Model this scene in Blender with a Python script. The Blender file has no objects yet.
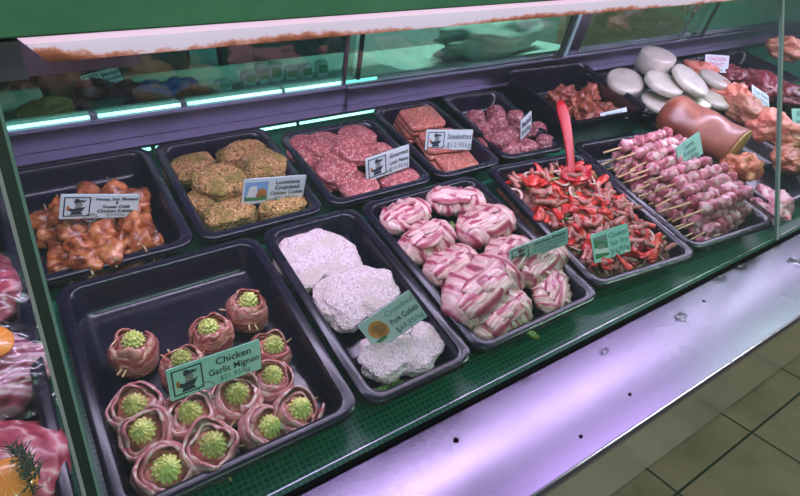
import bpy, bmesh, math, random
from mathutils import Vector, Matrix, Euler, noise
R_ = math.radians
PI = math.pi
random.seed(7)
SC = bpy.context.scene
COL = SC.collection
SC.view_settings.view_transform = 'Standard'
SC.view_settings.look = 'None'
SC.view_settings.gamma = 1
SC.view_settings.use_curve_mapping = False
SC.view_settings.exposure = 0.08

# ---------------------------------------------------------------- frames
# the counter deck slopes towards the shopper; DK maps deck coordinates to the room
TH = math.atan(.308)
DK = Matrix.Translation((0, 0, .83)) @ Matrix.Rotation(TH, 4, 'X')
FL = 557.0
RC = Matrix(((0.83176836, 0.26529033, -0.48762941), (-0.53049625, 0.63859737, -0.55746492), (0.1635088, 0.72236725, 0.67190061)))
EYE = Vector((0, 0, .7))


def at(px, py, z=0.0):
    r = RC @ Vector((px - 400, 248 - py, -FL))
    t = (z - .7) / r.z
    return EYE + r * t


# ---------------------------------------------------------------- node helpers
def new_mat(name):
    m = bpy.data.materials.new(name)
    m.use_nodes = True
    nt = m.node_tree
    return m, nt, nt.nodes['Principled BSDF']


def setp(b, **k):
    for n, v in k.items():
        n = n.replace('_', ' ')
        if n in b.inputs:
            b.inputs[n].default_value = v


def c4(c):
    return (c[0], c[1], c[2], 1)


def simple(name, col, rough=.5, metal=0, **k):
    m, nt, b = new_mat(name)
    setp(b, Base_Color=c4(col), Roughness=rough, Metallic=metal)
    setp(b, **k)
    return m


def coords(nt, scale=(1, 1, 1), rnd=True):
    tc = nt.nodes.new('ShaderNodeTexCoord')
    mp = nt.nodes.new('ShaderNodeMapping')
    mp.inputs['Scale'].default_value = scale
    if rnd:
        oi = nt.nodes.new('ShaderNodeObjectInfo')
        ad = nt.nodes.new('ShaderNodeVectorMath')
        ad.operation = 'MULTIPLY_ADD'
        nt.links.new(oi.outputs['Random'], ad.inputs[0])
        ad.inputs[1].default_value = (3.1, 1.7, 2.3)
        nt.links.new(tc.outputs['Object'], ad.inputs[2])
        nt.links.new(ad.outputs[0], mp.inputs['Vector'])
    else:
        nt.links.new(tc.outputs['Object'], mp.inputs['Vector'])
    return mp.outputs['Vector']


def ramp(nt, fac, stops, interp='LINEAR'):
    r = nt.nodes.new('ShaderNodeValToRGB')
    r.color_ramp.interpolation = interp
    e = r.color_ramp.elements
    while len(e) < len(stops):
        e.new(.5)
    for i, (p, c) in enumerate(stops):
        e[i].position = p
        e[i].color = c4(c)
    nt.links.new(fac, r.inputs['Fac'])
    return r.outputs['Color']


def noise_n(nt, vec, scale, detail=3, rough=.55, dist=0):
    n = nt.nodes.new('ShaderNodeTexNoise')
    nt.links.new(vec, n.inputs['Vector'])
    n.inputs['Scale'].default_value = scale
    n.inputs['Detail'].default_value = detail
    n.inputs['Roughness'].default_value = rough
    n.inputs['Distortion'].default_value = dist
    return n.outputs['Fac']


def voro(nt, vec, scale, out='Distance'):
    n = nt.nodes.new('ShaderNodeTexVoronoi')
    nt.links.new(vec, n.inputs['Vector'])
    n.inputs['Scale'].default_value = scale
    return n.outputs[out]


def wave(nt, vec, scale, axis='Z', dist=3, dscale=2, detail=2):
    n = nt.nodes.new('ShaderNodeTexWave')
    n.wave_type = 'BANDS'
    n.bands_direction = axis
    nt.links.new(vec, n.inputs['Vector'])
    n.inputs['Scale'].default_value = scale
    n.inputs['Distortion'].default_value = dist
    n.inputs['Detail'].default_value = detail
    n.inputs['Detail Scale'].default_value = dscale
    return n.outputs['Fac']


def mixc(nt, fac, a, b, mode='MIX'):
    m = nt.nodes.new('ShaderNodeMix')
    m.data_type = 'RGBA'
    m.blend_type = mode
    for s, v in ((m.inputs[0], fac), (m.inputs[6], a), (m.inputs[7], b)):
        if isinstance(v, bpy.types.NodeSocket):
            nt.links.new(v, s)
        elif isinstance(v, (int, float)):
            s.default_value = v
        else:
            s.default_value = c4(v)
    return m.outputs[2]


def vary(nt, c, lo=.70, hi=1.12):
    oi = nt.nodes.new('ShaderNodeObjectInfo')
    return mixc(nt, 1.0, c, ramp(nt, oi.outputs['Random'], [(0, (lo, lo * .94, lo * .92)), (1, (hi, hi, hi))]), 'MULTIPLY')


def bump(nt, b, h, strength=.5, dist=.002):
    n = nt.nodes.new('ShaderNodeBump')
    n.inputs['Strength'].default_value = strength
    n.inputs['Distance'].default_value = dist
    nt.links.new(h, n.inputs['Height'])
    nt.links.new(n.outputs[0], b.inputs['Normal'])


def lk(nt, a, b):
    nt.links.new(a, b)


# ---------------------------------------------------------------- materials
M = {}


def meat_noise(name, stops, scale=60, rough=.35, bs=.6, bd=.002, fleck=None, fscale=260, fcut=.25, coat=.2, dist=.5):
    m, nt, b = new_mat(name)
    v = coords(nt)
    c = ramp(nt, noise_n(nt, v, scale, 5, .6, dist), stops)
    if fleck:
        f = ramp(nt, voro(nt, v, fscale), [(fcut * .6, (1, 1, 1)), (fcut, (0, 0, 0))])
        n2 = ramp(nt, noise_n(nt, v, fscale * .25, 2), [(.42, (0, 0, 0)), (.6, (1, 1, 1))])
        c = mixc(nt, mixc(nt, 1.0, f, n2, 'MULTIPLY'), c, fleck)
    if name not in ('green_top', 'wall_pale', 'wall_dark'):
        c = vary(nt, c)
    lk(nt, c, b.inputs['Base Color'])
    setp(b, Roughness=rough, Coat_Weight=coat, Coat_Roughness=.2)
    bump(nt, b, noise_n(nt, v, scale * 3, 4, .7), bs, bd)
    M[name] = m
    return m


def mince(name, dark, mid, fat, scale=210, rough=.5):
    m, nt, b = new_mat(name)
    v = coords(nt)
    vc = nt.nodes.new('ShaderNodeTexVoronoi')
    vc.inputs['Scale'].default_value = scale
    lk(nt, v, vc.inputs['Vector'])
    sp = nt.nodes.new('ShaderNodeSeparateColor')
    lk(nt, vc.outputs['Color'], sp.inputs[0])
    c = ramp(nt, sp.outputs[0], [(0, dark), (.45, mid), (.72, mid), (.80, fat), (1, fat)])
    big = ramp(nt, noise_n(nt, v, 35, 3), [(.3, (.75, .72, .72)), (.7, (1.15, 1.1, 1.1))])
    c = mixc(nt, 1.0, c, big, 'MULTIPLY')
    lk(nt, c, b.inputs['Base Color'])
    setp(b, Roughness=rough, Coat_Weight=.15)
    bump(nt, b, vc.outputs['Distance'], .8, -.003)
    M[name] = m


def crumb(name, stops, scale=330, spec=None, disp=.9):
    m, nt, b = new_mat(name)
    v = coords(nt)
    vc = nt.nodes.new('ShaderNodeTexVoronoi')
    vc.inputs['Scale'].default_value = scale
    lk(nt, v, vc.inputs['Vector'])
    sp = nt.nodes.new('ShaderNodeSeparateColor')
    lk(nt, vc.outputs['Color'], sp.inputs[0])
    c = ramp(nt, sp.outputs[1], stops)
    if spec:
        n = ramp(nt, noise_n(nt, v, 28, 3), [(.46, (0, 0, 0)), (.62, (1, 1, 1))])
        c = mixc(nt, mixc(nt, .75, (0, 0, 0), n), c, spec)
    lk(nt, c, b.inputs['Base Color'])
    setp(b, Roughness=.85)
    bump(nt, b, vc.outputs['Distance'], disp, -.003)
    M[name] = m


def banded(name, stops, scale, axis='Z', dist=4, dscale=1.6, rough=.35, sub=None):
    m, nt, b = new_mat(name)
    v = coords(nt)
    w = wave(nt, v, scale, axis, dist, dscale, 3)
    c = ramp(nt, w, stops)
    n = noise_n(nt, v, 90, 4, .7)
    c = mixc(nt, 1.0, c, ramp(nt, n, [(.25, (.78, .7, .7)), (.7, (1.1, 1.1, 1.1))]), 'MULTIPLY')
    c = vary(nt, c, .8, 1.1)
    lk(nt, c, b.inputs['Base Color'])
    setp(b, Roughness=rough, Coat_Weight=.35, Coat_Roughness=.15, Subsurface_Weight=0.0)
    bump(nt, b, n, .35, .002)
    M[name] = m


banded('bacon', [(0, (.34, .07, .07)), (.25, (.52, .16, .14)), (.42, (.70, .40, .31)), (.52, (.74, .50, .38)), (.62, (.54, .18, .16)), (.85, (.42, .10, .10)), (1, (.62, .32, .25))], 10, 'Z', 6, 2.5, .28)
banded('bacon_pale', [(0, (.62, .20, .23)), (.25, (.74, .36, .37)), (.42, (.82, .60, .55)), (.55, (.84, .68, .62)), (.66, (.72, .34, .36)), (.88, (.60, .17, .21)), (1, (.76, .44, .43))], 9, 'Z', 6, 2.5, .28)
banded('bacon_roll', [(0, (.34, .04, .09)), (.10, (.52, .12, .18)), (.28, (.74, .34, .38)), (.5, (.78, .52, .50)), (.72, (.72, .32, .36)), (1, (.80, .58, .54))], 13, 'X', 4, 1.4)
banded('bacon_lay', [(0, (.36, .04, .09)), (.2, (.62, .17, .23)), (.42, (.78, .46, .47)), (.6, (.84, .62, .58)), (.8, (.70, .28, .33)), (1, (.80, .56, .53))], 13, 'Y', 2.5, 1.2)
banded('bacon_roll_green', [(0, (.34, .05, .09)), (.18, (.60, .24, .26)), (.45, (.66, .56, .42)), (.65, (.42, .34, .18)), (.8, (.72, .40, .40)), (1, (.78, .64, .56))], 19, 'X', 5, 1.2)
banded('belly', [(0, (.30, .03, .07)), (.3, (.48, .10, .16)), (.42, (.70, .38, .42)), (.8, (.76, .50, .52)), (1, (.64, .28, .32))], 15, 'Y', 1.2, .8)
banded('raw_lamb', [(0, (.38, .04, .08)), (.3, (.62, .14, .2)), (.5, (.80, .48, .50)), (.7, (.60, .12, .18)), (1, (.40, .05, .09))], 5, 'X', 8, 2.2)
meat_noise('chicken', [(.3, (.48, .11, .10)), (.55, (.64, .24, .20)), (.75, (.72, .42, .34))], 45, .3, .4)
meat_noise('skewer_meat', [(.30, (.34, .05, .09)), (.44, (.60, .18, .24)), (.55, (.74, .40, .43)), (.68, (.84, .68, .64))], 42, .35, .4)
meat_noise('skewer_red', [(.32, (.26, .03, .05)), (.5, (.48, .10, .15)), (.7, (.70, .30, .34))], 60, .35, .4)
meat_noise('marinated', [(.30, (.07, .010, .005)), (.42, (.24, .045, .014)), (.54, (.46, .12, .03)), (.68, (.62, .26, .10))], 48, .2, .9, .003, (.60, .36, .12), 260, .3, .8)
meat_noise('marinated_brown', [(.3, (.10, .02, .01)), (.5, (.30, .07, .04)), (.7, (.50, .20, .12))], 55, .3, .6)
meat_noise('salmon_meat', [(.3, (.50, .10, .06)), (.5, (.72, .22, .15)), (.7, (.80, .40, .30))], 34, .4, .4)
meat_noise('tan_meat', [(.3, (.36, .09, .05)), (.5, (.58, .23, .13)), (.72, (.72, .42, .29))], 34, .45, .4)
meat_noise('orange_meat', [(.3, (.34, .06, .03)), (.5, (.62, .17, .08)), (.7, (.74, .34, .2))], 40, .3, .6, .002, (.75, .5, .35), 200, .15)
meat_noise('dark_meat', [(.3, (.10, .01, .02)), (.55, (.22, .025, .04)), (.75, (.36, .08, .1))], 40, .3, .4)
banded('ham_skin', [(0, (.26, .06, .035)), (.4, (.36, .10, .055)), (.7, (.44, .15, .09)), (1, (.34, .11, .07))], 2.2, 'X', 5, 1.5, .42)
meat_noise('ham_cut', [(.3, (.34, .20, .05)), (.6, (.46, .29, .09)), (.8, (.54, .38, .15))], 30, .5, .3)
meat_noise('white_round', [(.3, (.52, .50, .42)), (.6, (.66, .64, .55)), (.8, (.74, .71, .64))], 30, .35, .3)
meat_noise('butter', [(.3, (.58, .60, .10)), (.5, (.82, .82, .26)), (.75, (.92, .88, .42))], 160, .5, .7, .0015, (.12, .30, .04), 420, .2, .1)
meat_noise('stir_mass', [(.3, (.14, .03, .02)), (.45, (.42, .12, .09)), (.6, (.62, .30, .24)), (.75, (.45, .08, .05))], 70, .3, .8, .003)
meat_noise('capsicum', [(.3, (.48, .010, .008)), (.6, (.74, .035, .025)), (.8, (.82, .12, .08))], 30, .35, .2)
meat_noise('onion', [(.3, (.58, .30, .25)), (.6, (.72, .50, .42))], 60, .3, .2)
meat_noise('stir_meat', [(.3, (.20, .05, .035)), (.55, (.42, .15, .11)), (.8, (.60, .32, .25))], 70, .35, .5)
meat_noise('bean', [(.3, (.12, .20, .03)), (.7, (.30, .40, .10))], 60, .35, .2)
meat_noise('herb', [(.3, (.05, .12, .02)), (.7, (.20, .36, .06))], 90, .5, .3)
meat_noise('wood_stick', [(.3, (.60, .36, .17)), (.7, (.82, .58, .34))], 80, .7, .2, coat=0)
meat_noise('rosemary', [(.3, (.03, .05, .03)), (.7, (.09, .13, .07))], 90, .6, .3)
mince('mince_pink', (.26, .04, .05), (.47, .11, .12), (.66, .32, .29), 260)
mince('patty_square', (.36, .07, .05), (.50, .14, .10), (.62, .30, .22), 260)
mince('mince_ball', (.12, .02, .03), (.33, .07, .09), (.56, .30, .29), 230)
crumb('crumb_white', [(0, (.50, .33, .38)), (.35, (.70, .52, .57)), (1, (.82, .67, .71))], 380, (.60, .46, .42), .5)
crumb('crumb_gold', [(0, (.26, .10, .03)), (.12, (.05, .04, .02)), (.2, (.42, .19, .06)), (.6, (.56, .29, .10)), (1, (.70, .46, .22))], 330, (.22, .19, .03), 1.0)

# green mesh matting
m, nt, b = new_mat('green_mesh')
tc = nt.nodes.new('ShaderNodeTexCoord')
br = nt.nodes.new('ShaderNodeTexBrick')
br.offset = 0
lk(nt, tc.outputs['Object'], br.inputs['Vector'])
br.inputs['Color1'].default_value = c4((.003, .055, .030))
br.inputs['Color2'].default_value = c4((.005, .072, .040))
br.inputs['Mortar'].default_value = c4((.012, .15, .085))
br.inputs['Scale'].default_value = 1
br.inputs['Brick Width'].default_value = .0085
br.inputs['Row Height'].default_value = .0085
br.inputs['Mortar Size'].default_value = .0012
lk(nt, br.outputs['Color'], b.inputs['Base Color'])
setp(b, Roughness=.35)
bump(nt, b, br.outputs['Fac'], .6, .001)
M['green_mesh'] = m

# dark plastic tray
m, nt, b = new_mat('tray_plastic')
v = coords(nt)
lk(nt, ramp(nt, noise_n(nt, v, 25, 4), [(.3, (.0035, .003, .009)), (.7, (.008, .006, .022))]), b.inputs['Base Color'])
lk(nt, ramp(nt, noise_n(nt, v, 12, 2), [(.3, (.20, .20, .20)), (.7, (.30, .30, .30))]), b.inputs['Roughness'])
setp(b, Specular_IOR_Level=.55)
M['tray_plastic'] = m


def steel(name, col, r0, r1, stretch=(2, 60, 60), bs=.08):
    m, nt, b = new_mat(name)
    v = coords(nt, stretch, False)
    n = noise_n(nt, v, 8, 4, .6)
    v2 = coords(nt, (1, 1, 1), False)
    n2 = noise_n(nt, v2, 6, 5, .6)
    lk(nt, ramp(nt, n2, [(.3, tuple(x * .82 for x in col)), (.7, col)]), b.inputs['Base Color'])
    lk(nt, ramp(nt, n2, [(.3, (r0,) * 3), (.75, (r1,) * 3)]), b.inputs['Roughness'])
    setp(b, Metallic=1.0)
    bump(nt, b, n, bs, .001)
    M[name] = m
    return m


m, nt, b = new_mat('steel_ledge')
v = coords(nt, (4, 120, 120), False)
n = noise_n(nt, v, 8, 3, .6)
lk(nt, ramp(nt, n, [(.2, (.33, .285, .385)), (.8, (.38, .33, .44))]), b.inputs['Base Color'])
setp(b, Metallic=1.0)
lk(nt, ramp(nt, noise_n(nt, coords(nt, (1, 1, 1), False), 4, 3, .5), [(.2, (.20,) * 3), (.8, (.30,) * 3)]), b.inputs['Roughness'])
bump(nt, b, n, .05, .0005)
M['steel_ledge'] = m
steel('steel_apron', (.62, .63, .58), .10, .2, (2, 30, 30), .03)
steel('steel_rail', (.30, .28, .37), .28, .45)
steel('steel_trim', (.7, .7, .7), .2, .35)
M['green_top'] = meat_noise('green_top', [(.3, (.085, .30, .16)), (.6, (.12, .37, .21)), (.8, (.16, .42, .25))], 9, .55, .1, .001, coat=.1)

# lamp batten: lit diffuser with rust along its lower edge
m, nt, b = new_mat('batten')
tc = nt.nodes.new('ShaderNodeTexCoord')
sx = nt.nodes.new('ShaderNodeSeparateXYZ')
lk(nt, tc.outputs['Object'], sx.inputs[0])
mr = nt.nodes.new('ShaderNodeMapRange')
mr.inputs[1].default_value = -.014
mr.inputs[2].default_value = .006
mr.inputs[3].default_value = .36
mr.inputs[4].default_value = -.45
lk(nt, sx.outputs['Z'], mr.inputs[0])
mp = nt.nodes.new('ShaderNodeMapping')
mp.inputs['Scale'].default_value = (1, 1, 1.2)
lk(nt, tc.outputs['Object'], mp.inputs['Vector'])
n = noise_n(nt, mp.outputs[0], 60, 8, .8)
nlow = noise_n(nt, mp.outputs[0], 5, 2, .5)
ad = nt.nodes.new('ShaderNodeMath')
ad.operation = 'ADD'
lk(nt, n, ad.inputs[0])
lk(nt, mr.outputs[0], ad.inputs[1])
ad2 = nt.nodes.new('ShaderNodeMath')
ad2.operation = 'ADD'
lk(nt, ad.outputs[0], ad2.inputs[0])
ml = nt.nodes.new('ShaderNodeMath')
ml.operation = 'MULTIPLY'
ml.inputs[1].default_value = 1.0
lk(nt, nlow, ml.inputs[0])
lk(nt, ml.outputs[0], ad2.inputs[1])
BAT_EM = ramp(nt, ad2.outputs[0], [(0, (.82, .55, .80)), (.62, (.80, .50, .72)), (.70, (.62, .20, .17)), (.78, (.30, .07, .04)), (1, (.06, .02, .01))])
dv = nt.nodes.new('ShaderNodeMath')
dv.operation = 'MULTIPLY'
dv.inputs[1].default_value = .5
lk(nt, ad2.outputs[0], dv.inputs[0])
BAT_COL = ramp(nt, ad2.outputs[0], [(0, (.80, .74, .78)), (.62, (.78, .70, .74)), (.70, (.60, .22, .16)), (.82, (.25, .07, .03)), (1, (.1, .03, .015))])
# both ramps read a 0..1.6 sum scaled to 0..1
mrx = nt.nodes.new('ShaderNodeMapRange')
mrx.inputs[1].default_value = .07
mrx.inputs[2].default_value = .02
mrx.inputs[3].default_value = 0
mrx.inputs[4].default_value = .45
lk(nt, sx.outputs['X'], mrx.inputs[0])
adx = nt.nodes.new('ShaderNodeMath')
adx.operation = 'ADD'
lk(nt, ad2.outputs[0], adx.inputs[0])
lk(nt, mrx.outputs[0], adx.inputs[1])
sc1 = nt.nodes.new('ShaderNodeMath')
sc1.operation = 'DIVIDE'
sc1.inputs[1].default_value = 1.75
lk(nt, adx.outputs[0], sc1.inputs[0])
for l in list(ad2.outputs[0].links):
    if l.to_node.type == 'VALTORGB' and l.to_node != adx:
        lk(nt, sc1.outputs[0], l.to_node.inputs['Fac'])
lk(nt, BAT_COL, b.inputs['Base Color'])
lk(nt, BAT_EM, b.inputs['Emission Color'])
setp(b, Roughness=.4, Emission_Strength=.75)
M['batten'] = m


# window glass
def glassmat(name, tint, refl=1.0, rough=0.0, add=0.0, haze=0.0):
    m = bpy.data.materials.new(name)
    m.use_nodes = True
    nt = m.node_tree
    nt.nodes.clear()
    o = nt.nodes.new('ShaderNodeOutputMaterial')
    tr = nt.nodes.new('ShaderNodeBsdfTransparent')
    tr.inputs[0].default_value = c4(tint)
    gl = nt.nodes.new('ShaderNodeBsdfGlossy')
    gl.inputs['Roughness'].default_value = rough
    gl.inputs['Color'].default_value = (refl, refl, refl, 1)
    lw = nt.nodes.new('ShaderNodeLayerWeight')
    lw.inputs[0].default_value = .5
    pw = nt.nodes.new('ShaderNodeMath')
    pw.operation = 'POWER'
    pw.inputs[1].default_value = 5
    lk(nt, lw.outputs['Facing'], pw.inputs[0])
    ma = nt.nodes.new('ShaderNodeMath')
    ma.operation = 'MULTIPLY_ADD'
    ma.use_clamp = True
    ma.inputs[1].default_value = .96
    ma.inputs[2].default_value = .03 + add
    lk(nt, pw.outputs[0], ma.inputs[0])
    mx = nt.nodes.new('ShaderNodeMixShader')
    lk(nt, ma.outputs[0], mx.inputs[0])
    lk(nt, tr.outputs[0], mx.inputs[1])
    lk(nt, gl.outputs[0], mx.inputs[2])
    out = mx.outputs[0]
    if haze:
        df = nt.nodes.new('ShaderNodeBsdfDiffuse')
        df.inputs['Color'].default_value = (.75, .85, .83, 1)
        tl_ = nt.nodes.new('ShaderNodeBsdfTranslucent')
        tl_.inputs['Color'].default_value = (.75, .85, .83, 1)
        m1 = nt.nodes.new('ShaderNodeMixShader')
        lk(nt, df.outputs[0], m1.inputs[1])
        lk(nt, tl_.outputs[0], m1.inputs[2])
        nz_ = ramp(nt, noise_n(nt, coords(nt, (1, 1, 1), False), 3, 5, .6), [(.3, (haze * .5,) * 3), (.75, (haze * 1.5,) * 3)])
        m2 = nt.nodes.new('ShaderNodeMixShader')
        lk(nt, nz_, m2.inputs[0])
        lk(nt, out, m2.inputs[1])
        lk(nt, m1.outputs[0], m2.inputs[2])
        out = m2.outputs[0]
    lk(nt, out, o.inputs[0])
    M[name] = m
    return m


glassmat('pane_front', (.88, .97, .95), haze=.009)  # haze of reflections on the front glass, imitated by a thin diffuse layer
glassmat('pane_rear', (.66, .88, .82), 1.0, .03, .08)
glassmat('clear_plastic', (.86, .90, .90), .9, .12, .05)
glassmat('film', (.95, .95, .97), .7, .22, .03)
glassmat('water', (.97, .98, .98), .8, .05, .02)
M['glass_edge'] = simple('glass_edge', (.17, .30, .26), .2)
M['reflector_white'] = simple('reflector_white', (.78, .76, .80), .5)
M['gasket'] = simple('gasket', (.004, .005, .004), .8, Specular_IOR_Level=.1)
M['dark_gap'] = simple('dark_gap', (.015, .03, .02), .6)
M['cream_plastic'] = simple('cream_plastic', (.34, .36, .36), .35)
M['red_plastic'] = simple('red_plastic', (.42, .002, .014), .4)
M['card_white'] = simple('card_white', (.66, .76, .78), .35, Coat_Weight=.3)
M['card_glass_tint'] = simple('card_glass_tint', (.42, .78, .68), .3, Coat_Weight=.3)  # white card with the mint tint of the glass put into its colour
M['ink'] = simple('ink', (.02, .04, .06), .5)
M['ink_soft'] = simple('ink_soft', (.12, .20, .24), .5)
M['ink_pink'] = simple('ink_pink', (.6, .15, .25), .5)
M['pic_sky'] = simple('pic_sky', (.22, .42, .70), .5)
M['pic_white'] = simple('pic_white', (.75, .78, .76), .5)
M['pic_brown'] = simple('pic_brown', (.50, .20, .06), .5)
M['pic_green'] = simple('pic_green', (.06, .25, .10), .5)
M['pic_orange'] = simple('pic_orange', (.80, .30, .08), .5)
M['pic_grey'] = simple('pic_grey', (.22, .28, .26), .5)
M['black_paint'] = simple('black_paint', (.012, .014, .016), .4)
M['orange_rind'] = simple('orange_rind', (.80, .25, .02), .4)
m, nt, b = new_mat('orange_flesh')
v = coords(nt, rnd=False)
gr = nt.nodes.new('ShaderNodeTexGradient')
gr.gradient_type = 'RADIAL'
lk(nt, v, gr.inputs[0])
mt = nt.nodes.new('ShaderNodeMath')
mt.operation = 'MULTIPLY'
mt.inputs[1].default_value = 10
lk(nt, gr.outputs[1], mt.inputs[0])
fr_ = nt.nodes.new('ShaderNodeMath')
fr_.operation = 'FRACT'
lk(nt, mt.outputs[0], fr_.inputs[0])
lk(nt, ramp(nt, fr_.outputs[0], [(0, (.85, .55, .2)), (.1, (.85, .26, .03)), (.9, (.85, .26, .03)), (1, (.85, .55, .2))]), b.inputs['Base Color'])
setp(b, Roughness=.3, Coat_Weight=.5)
M['orange_flesh'] = m
m, nt, b = new_mat('wood_board')
v = coords(nt, (1, 1, 6), False)
lk(nt, ramp(nt, noise_n(nt, v, 5, 5), [(.3, (.40, .21, .14)), (.7, (.56, .32, .22))]), b.inputs['Base Color'])
setp(b, Roughness=.5)
M['wood_board'] = m
meat_noise('wall_pale', [(.3, (.40, .44, .41)), (.7, (.50, .54, .50))], 3, .6, .1, coat=0)
meat_noise('wall_dark', [(.3, (.025, .05, .05)), (.7, (.05, .09, .09))], 5, .5, .1, coat=0)
meat_noise('cloth_pale', [(.3, (.44, .50, .46)), (.7, (.60, .64, .60))], 9, .6, .6, .01, coat=0)
M['teal_steel'] = simple('teal_steel', (.33, .56, .52), .35, .1)
M['blue_bag'] = simple('blue_bag', (.03, .20, .55), .3)
M['packet'] = simple('packet', (.45, .70, .60), .35)
M['packet_green'] = simple('packet_green', (.08, .35, .18), .35)
M['packet_label'] = simple('packet_label', (.08, .30, .16), .4)
M['brown_thing'] = simple('brown_thing', (.18, .10, .07), .5)


def emis(name, col, s):
    m, nt, b = new_mat(name)
    setp(b, Base_Color=c4((.8, .8, .8)), Emission_Color=c4(col), Emission_Strength=s)
    M[name] = m


emis('tube_pink', (.92, .62, 1), 14)
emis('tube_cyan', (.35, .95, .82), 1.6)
emis('tube_ceil', (.86, .60, 1), 5)
emis('added_panel_green', (.6, 1, .88), 1.3)
emis('added_panel_violet', (.62, .42, 1), 1.6)
emis('tube_ceil_green', (.80, 1, .92), 12)
M['ceiling_paint'] = simple('ceiling_paint', (.40, .36, .44), .8)

# floor tiles
m, nt, b = new_mat('floor_tile')
tc = nt.nodes.new('ShaderNodeTexCoord')
mp = nt.nodes.new('ShaderNodeMapping')
mp.inputs['Location'].default_value = (-1.363 + .44 * 10, -.278 + .44 * 10, 0)
lk(nt, tc.outputs['Object'], mp.inputs[0])
br = nt.nodes.new('ShaderNodeTexBrick')
br.offset = 0
lk(nt, mp.outputs[0], br.inputs['Vector'])
br.inputs['Scale'].default_value = 1
br.inputs['Brick Width'].default_value = .44
br.inputs['Row Height'].default_value = .44
br.inputs['Mortar Size'].default_value = .0045
br.inputs['Mortar Smooth'].default_value = .2
n = noise_n(nt, mp.outputs[0], 5, 6, .65)
tl = ramp(nt, n, [(.3, (.17, .155, .105)), (.5, (.25, .215, .15)), (.7, (.31, .26, .18))])
lk(nt, mixc(nt, br.outputs['Fac'], tl, (.03, .05, .035)), b.inputs['Base Color'])
setp(b, Roughness=.38)
bump(nt, b, br.outputs['Fac'], .4, -.003)
M['floor_tile'] = m


# ---------------------------------------------------------------- object helpers
def link(o, parent=None):
    COL.objects.link(o)
    if parent is not None:
        o.parent = parent
    return o


def mesh_obj(name, verts, faces, mat, parent=None, smooth=True, mats=None, fmat=None):
    me = bpy.data.meshes.new(name)
    me.from_pydata([tuple(v) for v in verts], [], faces)
    bm = bmesh.new()
    bm.from_mesh(me)
    bmesh.ops.recalc_face_normals(bm, faces=bm.faces)
    bm.to_mesh(me)
    bm.free()
    me.materials.append(M[mat] if isinstance(mat, str) else mat)
    for p in me.polygons:
        p.use_smooth = smooth
    return link(bpy.data.objects.new(name, me), parent)


def tag(o, label, cat, group=None, kind=None):
    if label:
        o['label'] = label
    if cat:
        o['category'] = cat
    if group:
        o['group'] = group
    if kind:
        o['kind'] = kind
    return o


def empty(name, label, cat, group=None):
    o = bpy.data.objects.new(name, None)
    o.empty_display_size = .02
    link(o)
    return tag(o, label, cat, group)


def deck(o, loc=(0, 0, 0), rot=(0, 0, 0), s=1.0):
    mt = DK @ Matrix.Translation(loc) @ Euler(rot, 'XYZ').to_matrix().to_4x4()
    if s != 1.0:
        mt = mt @ Matrix.Scale(s, 4)
    o.matrix_world = mt
    return o


def dup(root, label=None, group=None):
    r = root.copy()
    COL.objects.link(r)
    if label:
        r['label'] = label
    if group:
        r['group'] = group
    for ch in list(root.children):
        c = ch.copy()
        COL.objects.link(c)
        c.parent = r
        for g in ch.children:
            d = g.copy()
            COL.objects.link(d)
            d.parent = c
    return r


class Proto:
    """first use hands out the built thing, later uses hand out copies"""

    def __init__(self, makers):
        self.makers = makers
        self.first = {}
        self.i = 0

    def get(self, label, group=None, k=None):
        k = (self.i if k is None else k) % len(self.makers)
        self.i += 1
        if k not in self.first:
            o = self.makers[k]()
            self.first[k] = o
            o['label'] = label
            if group:
                o['group'] = group
            return o
        return dup(self.first[k], label, group)


def box_vf(x0, x1, y0, y1, z0, z1):
    v = [(x0, y0, z0), (x1, y0, z0), (x1, y1, z0), (x0, y1, z0), (x0, y0, z1), (x1, y0, z1), (x1, y1, z1), (x0, y1, z1)]
    f = [(0, 3, 2, 1), (4, 5, 6, 7), (0, 1, 5, 4), (1, 2, 6, 5), (2, 3, 7, 6), (3, 0, 4, 7)]
    return v, f


def box(name, x0, x1, y0, y1, z0, z1, mat, parent=None, bevel=0):
    v, f = box_vf(x0, x1, y0, y1, z0, z1)
    o = mesh_obj(name, v, f, mat, parent, smooth=False)
    if bevel:
        bm = bmesh.new()
        bm.from_mesh(o.data)
        bmesh.ops.bevel(bm, geom=list(bm.edges), offset=bevel, segments=2, affect='EDGES')
        bm.to_mesh(o.data)
        bm.free()
    return o


def loft(loops, closed_ends=True):
    """loops: list of equal-length point lists"""
    n = len(loops[0])
    v = [p for l in loops for p in l]
    f = []
    for i in range(len(loops) - 1):
        for j in range(n):
            a = i * n + j
            b = i * n + (j + 1) % n
            f.append((a, b, b + n, a + n))
    if closed_ends:
        f.append(tuple(reversed(range(n))))
        f.append(tuple(range((len(loops) - 1) * n, len(loops) * n)))
    return v, f


def tube_vf(pts, r, n=8, r1=None):
    pts = [Vector(p) for p in pts]
    loops = []
    up = Vector((0, 0, 1))
    for i, p in enumerate(pts):
        d = (pts[min(i + 1, len(pts) - 1)] - pts[max(i - 1, 0)]).normalized()
        a = d.cross(up if abs(d.dot(up)) < .95 else Vector((1, 0, 0))).normalized()
        b_ = d.cross(a)
        rr = r if r1 is None else r + (r1 - r) * i / (len(pts) - 1)
        loops.append([p + a * math.cos(2 * PI * k / n) * rr + b_ * math.sin(2 * PI * k / n) * rr for k in range(n)])
    return loft(loops)


def tube(name, pts, r, mat, parent=None, n=8, r1=None):
    v, f = tube_vf(pts, r, n, r1)
    return mesh_obj(name, v, f, mat, parent)


def merge_vf(lst):
    V, F = [], []
    for v, f in lst:
        k = len(V)
        V += [tuple(p) for p in v]
        F += [tuple(i + k for i in q) for q in f]
    return V, F


def xform(vf, mt):
    return [mt @ Vector(p) for p in vf[0]], vf[1]


_ico = {}


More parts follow.
